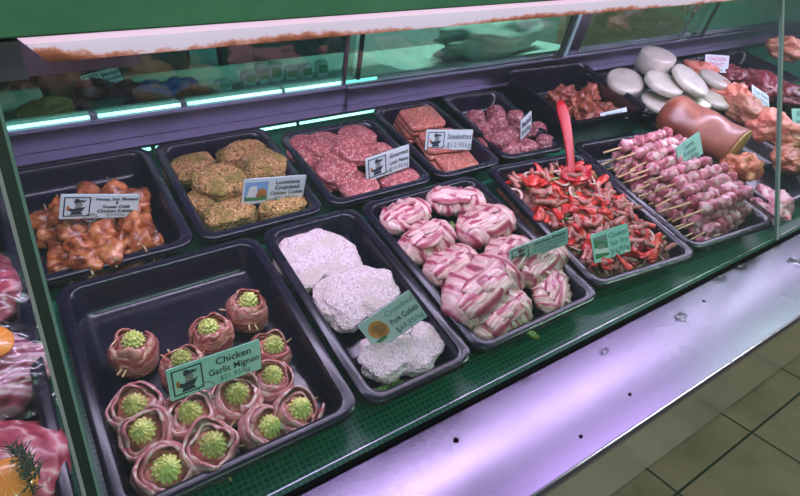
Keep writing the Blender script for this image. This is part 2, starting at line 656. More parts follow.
def ico(sub):
    if sub not in _ico:
        bm = bmesh.new()
        bmesh.ops.create_icosphere(bm, subdivisions=sub, radius=1)
        _ico[sub] = ([v.co.copy() for v in bm.verts], [tuple(v.index for v in f.verts) for f in bm.faces])
        bm.free()
    return _ico[sub]


def blob_vf(rx, ry, rz, amp=.1, freq=1.5, seed=0, sub=4, pw=1.0, xy=None, fine=0, ffreq=12, sq=0):
    V, F = ico(sub)
    out = []
    s = Vector((seed * 3.17, seed * 1.3, seed * 7.7))
    for p in V:
        k = 1 + amp * noise.noise(p * freq + s) * 2 + fine * noise.noise(p * ffreq + s)
        x, y, z = p
        if sq:
            mx = max(abs(x), abs(y), 1e-6)
            r = math.hypot(x, y)
            g = 1 + sq * (r / mx - 1)
            x *= g
            y *= g
        if pw != 1:
            z = math.copysign(abs(z) ** pw, z)
            r = math.hypot(x, y)
            if r > 1e-6:
                q = (r ** pw) / r
                x *= q
                y *= q
        if xy:
            g = xy(math.atan2(y, x))
            x *= g
            y *= g
        out.append(Vector((x * rx * k, y * ry * k, z * rz * k)))
    return out, F


def blob(name, mat, parent=None, loc=(0, 0, 0), rot=(0, 0, 0), **k):
    v, f = xform(blob_vf(**k), Matrix.Translation(loc) @ Euler(rot).to_matrix().to_4x4())
    return mesh_obj(name, v, f, mat, parent)


def rr_loop(w, d, r, z, seg=6):
    pts = []
    r = max(r, .0005)
    for cx, cy, a0 in ((w / 2 - r, d / 2 - r, 0), (-w / 2 + r, d / 2 - r, 90), (-w / 2 + r, -d / 2 + r, 180), (w / 2 - r, -d / 2 + r, 270)):
        for k in range(seg + 1):
            a = R_(a0 + 90 * k / seg)
            pts.append(Vector((cx + r * math.cos(a), cy + r * math.sin(a), z)))
    return pts


def tray(label, x0, x1, y0, y1, z=0.0, depth=.05, rz=0, slope=.02, rim=.017, group=None, mat='tray_plastic'):
    w, d = x1 - x0, y1 - y0
    s = slope
    L = [(0, -.009, .03), (0, -.002, .03), (.002, 0, .028), (rim - .002, 0, .024), (rim, -.0015, .023), (rim + .003, -.010, .022), (rim + s * .6, -depth + .014, .02), (rim + s * .8, -depth + .006, .018), (rim + s + .005, -depth + .002, .014), (rim + s + .014, -depth + .002, .010)]
    U = [(rim + s + .014, -depth, .010), (rim + s + .003, -depth, .014), (rim + s * .8 - .003, -depth + .006, .018), (rim - .001, -.011, .024), (rim - .002, -.003, .024), (.002, -.003, .028), (.0015, -.009, .028)]
    inner = [rr_loop(w - 2 * i, d - 2 * i, max(r, .004), zz) for i, zz, r in L]
    outer = [rr_loop(w - 2 * i, d - 2 * i, max(r, .004), zz) for i, zz, r in U]
    n = len(inner[0])
    loops = list(reversed(inner)) + list(reversed(outer))
    v, f = loft(loops, True)
    o = mesh_obj('food_tray', v, f, mat)
    # soften only where smooth is wanted
    tag(o, label, 'tray', group)
    deck(o, ((x0 + x1) / 2, (y0 + y1) / 2, z), (0, 0, rz))
    return o


def text_vf_obj(name, s, size, mat, parent, x, y, z, align='LEFT', off=0.0, shear=0.0):
    cu = bpy.data.curves.new(name, 'FONT')
    cu.body = s
    cu.size = size
    cu.align_x = align
    cu.align_y = 'CENTER'
    cu.offset = off
    cu.shear = shear
    cu.extrude = .00012
    cu.resolution_u = 2
    tmp = bpy.data.objects.new('tmp_text', cu)
    COL.objects.link(tmp)
    bpy.context.view_layer.update()
    me = bpy.data.meshes.new_from_object(tmp.evaluated_get(bpy.context.evaluated_depsgraph_get()))
    bpy.data.objects.remove(tmp)
    bpy.data.curves.remove(cu)
    me.transform(Matrix.Translation((x, y, z)))
    me.materials.clear()
    me.materials.append(M[mat])
    return link(bpy.data.objects.new(name, me), parent)

# ================================================================ THE PLACE
def wat(px, py, Z):
    """room point at height Z seen at a pixel"""
    o = DK @ EYE
    r = DK.to_3x3() @ (RC @ Vector((px - 400, 248 - py, -FL)))
    return o + r * ((Z - o.z) / r.z)


def struct(o):
    o['kind'] = 'structure'
    return o


struct(box('floor', -4, 6, -3, 3.2, -.05, 0, 'floor_tile'))
struct(box('wall_back', -4, 6, 2.6, 2.7, 0, 2.9, 'wall_pale'))

# ---- the counter
counter = empty('display_counter', 'refrigerated glass-fronted butcher counter with steel ledge and green top', 'display counter')
XL, XR = -1.0, 3.3


def cpart(name, v, f, mat, smooth=False):
    return mesh_obj(name, v, f, mat, counter, smooth)


def dbox(name, x0, x1, y0, y1, z0, z1, mat, bevel=0):
    """box laid out in deck coordinates"""
    o = box(name, x0, x1, y0, y1, z0, z1, mat, None, bevel)
    o.matrix_world = DK
    o.parent = counter
    return o


def extr(name, prof, x0, x1, mat, smooth=True, deckspace=False, x0f=None):
    """profile of (y, z) points extruded along x"""
    n = len(prof)
    v = [((x0 if x0f is None else x0f(p)), p[0], p[1]) for p in prof] + [(x1, p[0], p[1]) for p in prof]
    f = [(i, (i + 1) % n, n + (i + 1) % n, n + i) for i in range(n)] + [tuple(range(n)), tuple(range(2 * n - 1, n - 1, -1))]
    o = mesh_obj(name, v, f, mat, None, False)
    if deckspace:
        o.matrix_world = DK
    o.parent = counter
    if smooth:
        for p in o.data.polygons:
            p.use_smooth = len(p.vertices) == 4
        md = o.modifiers.new('edge', 'EDGE_SPLIT')
        md.split_angle = R_(35)
    return o


dbox('deck', XL, XR, .2765, 1.075, -.075, -.0505, 'green_mesh')
LZ = .8607
prof = [(.2835, LZ - .004), (.2835, LZ), (.200, LZ), (.108, LZ - .001)]
for k in range(1, 7):
    a = R_(90 + 15 * k)
    prof.append((.108 + .008 * math.cos(a), LZ - .009 + .008 * math.sin(a)))
prof += [(.100, LZ - .012), (.104, LZ - .012), (.112, LZ - .006)]
extr('ledge', prof, XL, XR, 'steel_ledge')
extr('apron', [(.1005, LZ - .012), (.1005, LZ - .134), (.150, LZ - .139), (.150, LZ - .134), (.106, LZ - .130), (.106, LZ - .012)], XL, XR, 'steel_apron', False)
box('body', XL, XR, .66, .98, 0.0, .72, 'dark_gap', counter)
dbox('deck_support', XL, XR, .50, 1.08, -.20, -.076, 'dark_gap')
# base channel of the glass
dbox('glass_channel', XL, XR, .2885, .2905, -.0505, -.048, 'steel_trim')
dbox('gasket', XL, XR, .2745, .2805, -.0535, -.0470, 'gasket')
GK = .65


def gy(z):
    return .281 + GK * (z + .05)


def pane(name, xb0, xb1, xt0, xt1, mat, th=.006, z0=-.05, z1=.432):
    n = Vector((0, 1, -GK)).normalized() * th
    q = [Vector((xb0, gy(z0), z0)), Vector((xb1, gy(z0), z0)), Vector((xt1, gy(z1), z1)), Vector((xt0, gy(z1), z1))]
    v = q + [p + n for p in q]
    f = [(0, 3, 2, 1), (4, 5, 6, 7), (0, 1, 5, 4), (1, 2, 6, 5), (2, 3, 7, 6), (3, 0, 4, 7)]
    o = mesh_obj(name, v, f, mat, None, False)
    o.matrix_world = DK
    o.parent = counter
    return o


pane('front_glass', -.0535, 1.4305, -.0175, 1.4305, 'pane_front')
pane('front_glass', XL, -.070, XL, -.034, 'pane_front')
pane('front_glass', 1.4415, XR, 1.4415, XR, 'pane_front')
pane('glass_edge', -.0700, -.0665, -.0340, -.0305, 'cream_plastic')
pane('joint_seal', -.0665, -.0565, -.0305, -.0205, 'dark_gap', .004)
pane('glass_edge', -.0565, -.0535, -.0205, -.0175, 'glass_edge')
pane('glass_edge', 1.430, 1.4335, 1.430, 1.4335, 'glass_edge')
pane('joint_seal', 1.4335, 1.4395, 1.4335, 1.4395, 'cream_plastic', .004)
pane('glass_edge', 1.4395, 1.442, 1.4395, 1.442, 'glass_edge')

# top board and lamp batten
dbox('top_board', XL, XR, .601, 1.75, .434, .545, 'green_top', .003)
ba = extr('lamp_batten', [(.604, -.0135), (.604, .0125), (.655, .0125), (.655, -.0135)], 0, XR, 'batten', False, True, lambda p: .028 if p[1] < 0 else .008)
ba.matrix_world = DK @ Matrix.Translation((0, 0, .4213))
dbox('end_bracket', -.22, .008, .600, .612, .395, .433, 'steel_rail')
v, f = tube_vf([(.06, .672, .417), (XR - .05, .672, .417)], .008, 10)
o = cpart('lamp_tube', v, f, 'tube_pink', True)
o.matrix_world = DK
la = bpy.data.lights.new('counter_lamp', 'AREA')
la.shape = 'RECTANGLE'
la.size = 3.5
la.size_y = .05
la.energy = 13
la.color = (.90, .66, 1)
lo = bpy.data.objects.new('counter_lamp', la)
COL.objects.link(lo)
lo.matrix_world = DK @ Matrix.Translation((1.55, .69, .402)) @ Matrix.Rotation(R_(4), 4, 'X')
lo.parent = counter

dbox('added_reflector', XL, XR, .690, 1.08, .424, .4335, 'reflector_white')  # unseen white reflector added for the purple sheen on the ledge
# rear rail and sliding glass
dbox('rear_rail', XL, .665, 1.086, 1.100, -.004, .043, 'steel_rail', .002)
dbox('rear_rail', .665, XR, 1.078, 1.092, -.004, .043, 'steel_rail', .002)
dbox('rear_lip', XL, XR, 1.052, 1.0855, -.007, -.003, 'steel_rail')
dbox('rear_wall', XL, XR, 1.0765, 1.084, -.075, -.008, 'green_mesh')
dbox('rear_rail_lid', XL, XR, 1.093, 1.125, .036, .045, 'steel_rail')
dbox('rear_header', XL, XR, 1.086, 1.12, .20, .434, 'steel_rail')
dbox('rear_header', XL, .20, 1.075, 1.0855, .158, .434, 'steel_rail')
dbox('rear_glass', XL, .690, 1.109, 1.113, .043, .21, 'pane_rear')
dbox('rear_glass', .660, 1.50, 1.095, 1.099, .043, .21, 'pane_rear')
dbox('rear_glass', 1.50, XR, 1.103, 1.107, .043, .21, 'pane_rear')
dbox('door_stile', .655, .664, 1.093, 1.101, .043, .21, 'steel_rail')
dbox('door_stile', .700, .709, 1.101, 1.109, .043, .21, 'dark_gap')
dbox('door_stile', 1.415, 1.435, 1.087, 1.094, .043, .21, 'dark_gap')
dbox('door_stile', 1.440, 1.452, 1.085, 1.092, .043, .21, 'teal_steel')
dbox('door_stile', 1.462, 1.512, 1.093, 1.101, .043, .21, 'steel_rail')
dbox('door_stile', 2.05, 2.07, 1.085, 1.09, .043, .21, 'steel_trim')
dbox('door_stile', 2.19, 2.21, 1.085, 1.09, .043, .21, 'dark_gap')
# upper strip: tube reflection in the rear glass, built as glow; lower: strip light
tl = empty('cyan_strip', 'long cyan tube reflection along the foot of the rear glass, built as a glowing strip', 'strip light')
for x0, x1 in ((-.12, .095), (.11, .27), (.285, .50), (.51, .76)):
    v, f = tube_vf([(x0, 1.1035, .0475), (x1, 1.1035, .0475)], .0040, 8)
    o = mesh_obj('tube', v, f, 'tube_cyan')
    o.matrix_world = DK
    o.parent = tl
tl = empty('cyan_strip', 'cyan strip light low behind the trays of mince patties and cutlets', 'strip light')
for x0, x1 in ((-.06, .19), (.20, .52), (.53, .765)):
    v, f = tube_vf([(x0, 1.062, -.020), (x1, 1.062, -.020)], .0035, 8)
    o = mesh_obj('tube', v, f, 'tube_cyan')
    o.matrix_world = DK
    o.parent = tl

# ledge fittings and wet marks
def on_ledge(px, py, dz=0):
    return wat(px, py, LZ + dz)


p = on_ledge(456, 440, .0006)
v, f = loft([[Vector((p.x + r * math.cos(a * PI / 8), p.y + r * math.sin(a * PI / 8), p.z + h)) for a in range(16)] for r, h in ((.0045, -.001), (.0042, .0008), (.0018, .001), (.0016, -.0004))])
mesh_obj('rivet', v, f, 'gasket', counter)
for px, py in ((630, 394), (581, 436), (704, 301)):
    p = on_ledge(px, py, .0004)
    v, f = loft([[Vector((p.x + r * math.cos(a * PI / 5), p.y + r * math.sin(a * PI / 5), p.z + h)) for a in range(10)] for r, h in ((.003, -.001), (.0026, .0006))])
    mesh_obj('rivet', v, f, 'gasket', counter)


def puddle(px, py, rx, ry, seed, label, rot=.0):
    p = on_ledge(px, py, 0)
    loops = []
    for s, h in ((1.0, .0001), (.985, .0009), (.93, .0014), (.8, .0015), (.4, .0015)):
        lp = []
        for k in range(36):
            a = 2 * PI * k / 36
            g = 1 + .55 * noise.noise(Vector((math.cos(a) * 1.3 + seed, math.sin(a) * 1.3, seed)))
            x, y = rx * g * s * math.cos(a), ry * g * s * math.sin(a)
            lp.append(Vector((x * math.cos(rot) - y * math.sin(rot), x * math.sin(rot) + y * math.cos(rot), h)))
        loops.append(lp)
    v, f = loft(loops)
    o = mesh_obj('water_puddle', v, f, 'water')
    o.matrix_world = Matrix.Translation(p)
    tag(o, label, 'puddle', 'water drops on the steel ledge')


puddle(741, 267, .022, .014, 1, 'round water drop on the steel ledge, just below the glass joint', .3)
puddle(720, 279, .024, .012, 5, 'jagged water drop on the steel ledge close to the glass foot', .1)
puddle(681, 317, .018, .011, 9, 'small oval water drop in the middle of the steel ledge', .2)
puddle(798, 262, .030, .02, 13, 'water drop on the steel ledge at the right edge of the photo', .2)
puddle(604, 352, .012, .006, 17, 'tiny smear of water on the steel ledge below the pepper stir-fry tray', .2)

# ---- behind the rear glass
bench = empty('rear_bench', 'teal steel bench behind the rear glass of the counter', 'bench')
BZ = 1.165
box('bench_top', -1.2, .98, 1.085, 1.62, BZ - .03, BZ, 'teal_steel', bench)
box('bench_leg', -1.15, -1.05, 1.2, 1.6, 0, BZ - .03, 'teal_steel', bench)
box('bench_leg', .86, .96, 1.45, 1.6, 0, BZ - .03, 'teal_steel', bench)
cab = empty('dark_cabinet', 'tall dark cabinet standing behind the bench at left', 'cabinet')
box('carcass', -1.4, .45, 1.66, 2.2, 0, 2.0, 'wall_dark', cab)
box('reflected_line', -1.3, .45, 1.60, 1.659, 1.30, 1.315, 'teal_steel', cab)  # teal line reflected in the glass, built as a solid strip
cab2 = empty('dark_cabinet', 'dark low cabinet with a pale stripe behind the packets', 'cabinet')
box('carcass', .56, 1.02, 1.66, 2.1, 0, 1.50, 'wall_dark', cab2)
col = empty('pale_cupboard', 'narrow pale teal cupboard between the two dark cabinets', 'cupboard')
box('door', .46, .545, 1.665, 2.0, 0, 1.9, 'teal_steel', col)

o = blob('cloth_sack', 'cloth_pale', None, rx=.36, ry=.12, rz=.09, amp=.25, freq=2, seed=3, sub=4, fine=.04, ffreq=6)
tb = empty('work_table', 'pale work table behind the rear glass under the cloth sack', 'table')
box('table_top', 1.0, 2.35, 1.45, 2.2, 1.02, 1.05, 'wall_pale', tb)
for lx in (1.04, 2.27):
    box('leg', lx, lx + .05, 1.5, 1.55, 0, 1.02, 'teal_steel', tb)
    box('leg', lx, lx + .05, 2.1, 2.15, 0, 1.02, 'teal_steel', tb)
o.matrix_world = Matrix.Translation((1.85, 1.82, 1.13)) @ Matrix.Rotation(.15, 4, 'Z')
tag(o, 'large crumpled pale cloth sack on the work table behind the rear glass', 'sack')
wb = box('wooden_board', 2.62, 3.8, 2.05, 2.1, .6, 2.0, 'wood_board', None)
tag(wb, 'big brown wooden board standing behind the rear glass', 'board')
wb2 = box('board_stand', 2.55, 3.85, 2.0, 2.3, 0, .6, 'wall_dark', None)
tag(wb2, 'dark stand carrying the brown wooden board', 'stand')

p = wat(62, 97, BZ)
o = blob('paper_sack', 'brown_thing', None, rx=.035, ry=.03, rz=.07, amp=.2, seed=5)
o.matrix_world = Matrix.Translation((.065, 1.33, BZ + .06))
tag(o, 'brown upright bundle behind the rear glass, far left', 'bundle')
p = wat(42, 104, BZ)
o = blob('bread_roll', 'ham_cut', None, rx=.05, ry=.03, rz=.025, amp=.2, seed=6)
o.matrix_world = Matrix.Translation((.03, 1.22, BZ + .02))
tag(o, 'pale yellow lump on the rear bench beside the brown bundle', 'bread')
for i, (px, py, s, lb) in enumerate(((95, 99, .05, 'dark joint of meat on the rear bench below the back ticket'), (128, 96, .045, 'dark joint of meat on the rear bench right of the back ticket'), (72, 112, .04, 'small dark cut of meat at the front of the rear bench'))):
    p = wat(px, py, BZ)
    o = blob('meat_joint', 'dark_meat', None, rx=s, ry=s * .6, rz=s * .45, amp=.2, seed=20 + i)
    o.matrix_world = Matrix.Translation(p + Vector((0, 0, s * .38)))
    tag(o, lb, 'meat', 'joints on the rear bench')
for i, (px, py, lb) in enumerate(((156, 97, 'blue plastic bag on the rear bench, nearer the back ticket'), (180, 93, 'blue plastic bag on the rear bench beside the pale cupboard'))):
    p = wat(px, py, BZ)
    o = blob('plastic_bag', 'blue_bag', None, rx=.042, ry=.035, rz=.022, amp=.3, seed=30 + i, fine=.08, ffreq=7)
    o.matrix_world = Matrix.Translation(p + Vector((0, 0, .018)))
    tag(o, lb, 'bag', 'blue bags behind the rear glass')
for i, (px, py, hh) in enumerate(((208, 93, .03), (224, 91, .03), (250, 85, .04), (264, 83, .055), (276, 82, .055), (292, 80, .04), (306, 78, .04), (322, 76, .045))):
    p = wat(px, py, BZ)
    t = empty('food_packet', 'small pale printed packet in the row on the rear bench', 'packet', 'pale packets behind the rear glass')
    v, f = xform(blob_vf(.022, .014, hh / 2, amp=.08, seed=i, sub=3, pw=.45), Matrix.Translation((0, 0, hh / 2)))
    mesh_obj('pouch', v, f, 'packet', t)
    v, f = xform(blob_vf(.014, .003, hh * .25, amp=.02, seed=i, sub=2, pw=.45), Matrix.Translation((0, -.0135, hh / 2)))
    mesh_obj('print', v, f, 'packet_green', t)
    t.matrix_world = Matrix.Translation(p)
for i, (px, lb) in enumerate(((160, 'black upturned bowl behind the rear rail, left of the two'), (212, 'black upturned bowl behind the rear rail, right of the two'))):
    q = DK @ at(px, 113 - (px - 160) * .14, .045)
    loops = []
    for a in range(0, 91, 10):
        loops.append([Vector((.062 * math.cos(R_(a)) * math.cos(k * PI / 12), .062 * math.cos(R_(a)) * math.sin(k * PI / 12) * .8, .048 * math.sin(R_(a)))) for k in range(24)])
    loops[-1] = [Vector((.004 * math.cos(k * PI / 12), .004 * math.sin(k * PI / 12), .048)) for k in range(24)]
    v, f = loft(loops)
    o = mesh_obj('bowl', v, f, 'black_paint')
    o.matrix_world = Matrix.Translation(Vector((q.x, 1.14, BZ)))
    tag(o, lb, 'bowl')


# ================================================================ TICKETS
def flat(name, polys, mat, parent, z=.0):
    V, F = [], []
    for poly in polys:
        k = len(V)
        n = len(poly)
        V += [(x, y, z) for x, y in poly] + [(x, y, z + .0002) for x, y in poly]
        F += [tuple(range(k + n, k + 2 * n)), tuple(reversed(range(k, k + n)))]
        F += [(k + i, k + (i + 1) % n, k + n + (i + 1) % n, k + n + i) for i in range(n)]
    return mesh_obj(name, V, F, mat, parent, False)


def circ(cx, cy, rx, ry, n=14, a0=0):
    return [(cx + rx * math.cos(a0 + 2 * PI * k / n), cy + ry * math.sin(a0 + 2 * PI * k / n)) for k in range(n)]


def rect(x0, x1, y0, y1):
    return [(x0, y0), (x1, y0), (x1, y1), (x0, y1)]


def emblem(parent, cx, cy, s):
    """square framed butcher figure: cap, eared head, striped apron, tray of meat"""
    def T(polys):
        return [[(cx + x * s, cy + y * s) for x, y in p] for p in polys]
    w = .05
    flat('emblem_frame', T([rect(-.5, .5, .5 - w, .5), rect(-.5, .5, -.5, -.5 + w), rect(-.5, -.5 + w, -.45, .45), rect(.5 - w, .5, -.45, .45)]), 'ink', parent, .0008)
    flat('emblem_figure', T([[(-.14, .30), (.22, .36), (.20, .24), (-.10, .18)], circ(-.02, .36, .10, .05), [(.18, .30), (.36, .36), (.24, .20)],
                             [(-.34, -.02), (-.16, -.10), (.26, -.02), (.34, .04), (.20, -.24), (-.20, -.26), (-.36, -.16)],
                             [(-.18, -.27), (.16, -.25), (.24, -.40), (-.24, -.42)]]), 'ink', parent, .0008)
    flat('emblem_figure', T([circ(.06, .13, .15, .11), [(-.10, .02), (.20, .04), (.14, -.06), (-.08, -.10)]]), 'pic_grey', parent, .0007)
    flat('emblem_figure', T([circ(-.33, -.06, .06, .14, 10), circ(.0, .12, .03, .02, 8)]), 'pic_brown', parent, .0010)


def photo_pic(parent, cx, cy, w, h, kind):
    x0, x1, y0, y1 = cx - w / 2, cx + w / 2, cy - h / 2, cy + h / 2
    if kind == 'house':
        flat('picture', [rect(x0, x1, y0, y1)], 'pic_sky', parent, .0006)
        flat('picture', [rect(x0, x1, y0, y0 + h * .22)], 'pic_green', parent, .0008)
        flat('picture', [[(x0 + w * .08, y0 + h * .2), (x0 + w * .55, y0 + h * .18), (x0 + w * .5, y1 - h * .2), (x0 + w * .2, y1 - h * .25)]], 'pic_white', parent, .0010)
        flat('picture', [circ(x0 + w * .74, y0 + h * .42, w * .2, h * .22), rect(x0 + w * .5, x0 + w * .95, y0 + h * .2, y0 + h * .36)], 'pic_brown', parent, .0011)
    elif kind == 'dish':
        flat('picture', [circ(cx, cy + h * .08, w * .42, h * .38), circ(cx + w * .18, cy - h * .05, w * .3, h * .3)], 'pic_orange', parent, .0007)
        flat('picture', [circ(cx - w * .05, cy + h * .15, w * .2, h * .15), circ(cx + w * .22, cy, w * .12, h * .14)], 'pic_brown', parent, .0009)
        flat('picture', [circ(cx - w * .1, cy - h * .36, w * .3, h * .08)], 'pic_green', parent, .0009)
    elif kind == 'plate':
        flat('picture', [rect(x0, x1, y0, y1)], 'pic_green', parent, .0006)
        flat('picture', [[(x0, y1), (x1, y1), (x1, y1 - h * .35), (x0, y1 - h * .1)]], 'pic_grey', parent, .0008)
        flat('picture', [[(x0, y0 + h * .25), (x1, y0 + h * .12), (x1, y0 + h * .35), (x0, y0 + h * .50)]], 'pic_white', parent, .0010)
        flat('picture', [circ(cx, cy + h * .02, w * .3, h * .13)], 'pic_grey', parent, .0011)


def ticket(label, loc, rot, W, H, card, lines, pic='emblem', clip=True, ink='ink', textx=None, pin=.035):
    t = empty('price_ticket', label, 'ticket', 'price tickets on the meat trays')
    o = mesh_obj('card', *loft([rr_loop(W, H, .002, z, 3) for z in (-.0006, .0006)]), card, t, False)
    o2 = mesh_obj('sleeve', *loft([rr_loop(W + .004, H + .004, .003, z, 3) for z in (-.0010, -.0007)]), 'clear_plastic', t, False)
    if pic == 'emblem':
        s = H * .80
        emblem(t, -W / 2 + s * .5 + H * .10, 0, s)
        tx = (-W / 2 + s + H * .2 + W / 2) / 2
        tw = W - s - H * .3
    elif pic:
        w = W * .36
        photo_pic(t, -W / 2 + w * .5 + .004, 0, w, H * .74, pic)
        tx = (-W / 2 + w + .006 + W / 2) / 2
        tw = W - w - .012
    else:
        tx, tw = 0, W * .85
    n = len(lines)
    objs = []
    y = H * .40
    tot = sum(l[1] for l in lines)
    for s, k, bold in lines:
        hh = H * .84 * k / tot
        y -= hh / 2
        o = text_vf_obj('lettering', s, hh * 1.0, ink if bold else 'ink_soft', None, 0, 0, 0, 'CENTER', .00022 if bold else 0)
        wd = max(v.co.x for v in o.data.vertices) - min(v.co.x for v in o.data.vertices)
        sc = min(1.0, tw / wd)
        o.data.transform(Matrix.Translation((tx, y, .0010)) @ Matrix.Diagonal((sc, sc ** .4, 1, 1)))
        o.parent = t
        objs.append(o)
        y -= hh / 2
    if clip:
        pts = [(.010 * math.cos(a * PI / 12) + (-W / 2 + H * .95), -H / 2 + .003 + .0085 * math.sin(a * PI / 12), .0022) for a in range(25)]
        tube('clip_ring', pts, .0007, 'pic_grey', t, 6)
        tube('pin', [(-W / 2 + H * .95, -H / 2 - .004, .0015), (-W / 2 + H * .95, -H / 2 - pin, -.002)], .0009, 'pic_grey', t, 6)
    deck(t, loc, rot)
    return t


def L(*a):
    return [(s, k, b) for s, k, b in a]


ticket('glass-tinted price ticket reading Chicken Garlic Mignon, standing in the bacon-wrapped rolls', (.118, .450, .030), (1.24, .08, .03), .127, .050, 'card_glass_tint', L(('Chicken', 1.1, 1), ('Garlic Mignon', 1.1, 1), ('$21.95/kg', .8, 0)), clip=True)
ticket('white price ticket for honey soy mustard kebabs, on the brown glazed chicken', (.0555, .818, .052), (1.58, .28, .02), .117, .048, 'card_white', L(('Honey, Soy, Mustard', 1, 1), ('&', .8, 1), ('Sweet Chilli', 1, 1), ('Chicken Kebabs', 1, 1), ('$15.95/kg', .8, 0)))
ticket('white price ticket with a small landscape picture, on the golden crumbed cutlets', (.351, .797, .022), (1.60, .09, -.10), .122, .060, 'card_white', L(('Louisiana', 1, 1), ('Crumbed', 1, 1), ('Chicken Cutlets', 1, 1), ('$21.95/kg', .9, 0)), 'house')
ticket('white price ticket for lamb patties, on the round pink mince patties', (.612, .800, .022), (1.42, -.11, .02), .110, .056, 'card_white', L(('Gourmet', 1, 1), ('Lamb Patties', 1, 1), ('$15.95/kg', .8, 0)))
ticket('white price ticket reading Steakettes, on the stacked square patties', (.807, .837, .018), (1.36, -.07, -.41), .113, .050, 'card_white', L(('Steakettes', 1, 1), ('$12.95kg', .8, 0)))
ticket('small white price ticket turned almost edge-on among the meatballs', (1.047, .824, .022), (1.22, .10, .49), .090, .050, 'card_white', L(('Meatballs', 1.2, 1), ('$14.95/kg', 1, 1)), None, False)
ticket('white price ticket with an orange food picture, lying on the white crumbed pork cutlets', (.390, .424, .022), (1.15, -.57, -.08), .098, .062, 'card_white', L(('Crumbed', .8, 0), ('Pork Cutlets', 1.2, 1), ('$17.95/kg', .8, 0)), 'dish')
ticket('narrow glass-tinted price ticket leaning on the bacon-wrapped parcels', (.729, .447, .040), (1.48, -.37, -.24), .120, .043, 'card_glass_tint', L(('Chicken Breast', 1, 1), ('stuffed with cheese', .8, 0), ('& spinach in bacon', .8, 0), ('$19.95/kg', .8, 0)))
ticket('glass-tinted price ticket with a green picture on the red pepper stir-fry', (.894, .402, .030), (.90, -.08, -.09), .097, .058, 'card_glass_tint', L(('Chicken', .8, 0), ('Stir Fry', .8, 0), ('$16.95/kg', .8, 0)), 'plate')
ticket('tilted glass-tinted price ticket standing on the meat skewers', (1.364, .555, .050), (.98, -.24, .10), .098, .061, 'card_glass_tint', L(('Lamb', .9, 0), ('Kebabs', .9, 0), ('$18.95/kg', .8, 0)), None)
ticket('small white price ticket inside the deep black tray of brown meat', (1.345, .781, .024), (.95, -.18, -.20), .086, .030, 'card_white', L(('Marinated', 1, 0), ('$13.95/kg', 1, 0)), None, False)
ticket('white price ticket with pink lettering beside the pile of pale rounds', (2.02, .90, .045), (.95, -.03, -.41), .095, .058, 'card_white', L(('CHICKEN', 1, 1), ('BREAST', 1, 1), ('$9.95/kg', .8, 0)), None, False, 'ink_pink')
ticket('pale price ticket leaning by the salmon-coloured meat, left of the glass joint', (1.957, .690, .040), (.58, .36, -.41), .095, .050, 'card_white', L(('Thigh Fillets', 1, 0), ('$11.95/kg', 1, 0)), None, False)
ticket('glass-tinted price ticket behind the glass at the right edge of the photo', (1.975, .559, .040), (.83, .03, -.20), .089, .052, 'card_glass_tint', L(('$8.95', 1, 0), ('per kg', 1, 0)), None, False)
t = ticket('white price ticket behind the rear glass, seen above the kebab tray', (0, 0, 0), (0, 0, 0), .095, .045, 'card_white', L(('Smoked', 1, 1), ('Ham Hock', 1, 1), ('$8.95/kg', .8, 0)), 'emblem', False)
p = wat(103, 80, BZ + .03)
o_ = DK @ EYE
d_ = p - o_
p = o_ + d_ * ((1.40 - o_.y) / d_.y)
t.matrix_world = Matrix.Translation(p) @ Euler((1.15, -.12, .25)).to_matrix().to_4x4()

# ================================================================ TRAYS
tray('large black tray at front left holding the bacon-wrapped rolls with butter', -.043, .280, .319, .716)
tray('narrow black tray with three white crumbed pork cutlets', .288, .489, .316, .722)
tray('black tray in the front row full of bacon-wrapped parcels', .496, .797, .320, .724)
tray('black tray filled with the red pepper stir-fry mix', .822, 1.122, .324, .722, rz=-.10)
tray('black tray heaped with rows of meat skewers', 1.125, 1.43, .312, .730, rz=-.09, z=-.001)
tray('black tray at back left holding brown glazed chicken kebabs', -.12, .181, .732, 1.046)
tray('black tray in the back row with golden crumbed cutlets', .189, .432, .730, 1.046)
tray('black tray in the back row with round mince patties, green deck showing behind', .447, .700, .735, 1.008)
tray('black tray in the back row with square patties stacked in it', .712, .903, .735, 1.046)
tray('black tray in the back row with the dark red meatballs', .925, 1.125, .735, 1.046, rz=-.07)
tray('deep upright black tray holding brown marinated meat', 1.165, 1.475, .765, 1.050, z=.042, depth=.092, rz=-.05, slope=.004, rim=.004)
tray('black tray right of the skewers under the large brown joint', 1.475, 1.80, .33, .75, z=-.001)
tray('black tray under the pile of pale rounds', 1.50, 1.93, .765, 1.03, z=-.001)
tray('black tray of tan and salmon fillets beyond the glass joint', 1.82, 2.25, .36, .75, z=-.001)
tray('green-edged tray with the dark red meat at the back right', 1.95, 2.45, .765, 1.03, z=-.001)
tray('dark tray at the left edge under the wrapped raw meats', -.40, -.075, .335, 1.03, z=-.001)

# divider standing in the deep tray
o = box('clear_divider', -.001, .001, -.115, .115, 0, .08, 'clear_plastic')
deck(o, (1.44, .88, -.044), (0, 0, -.05))
tag(o, 'clear upright plastic divider at the right of the deep black tray', 'divider')

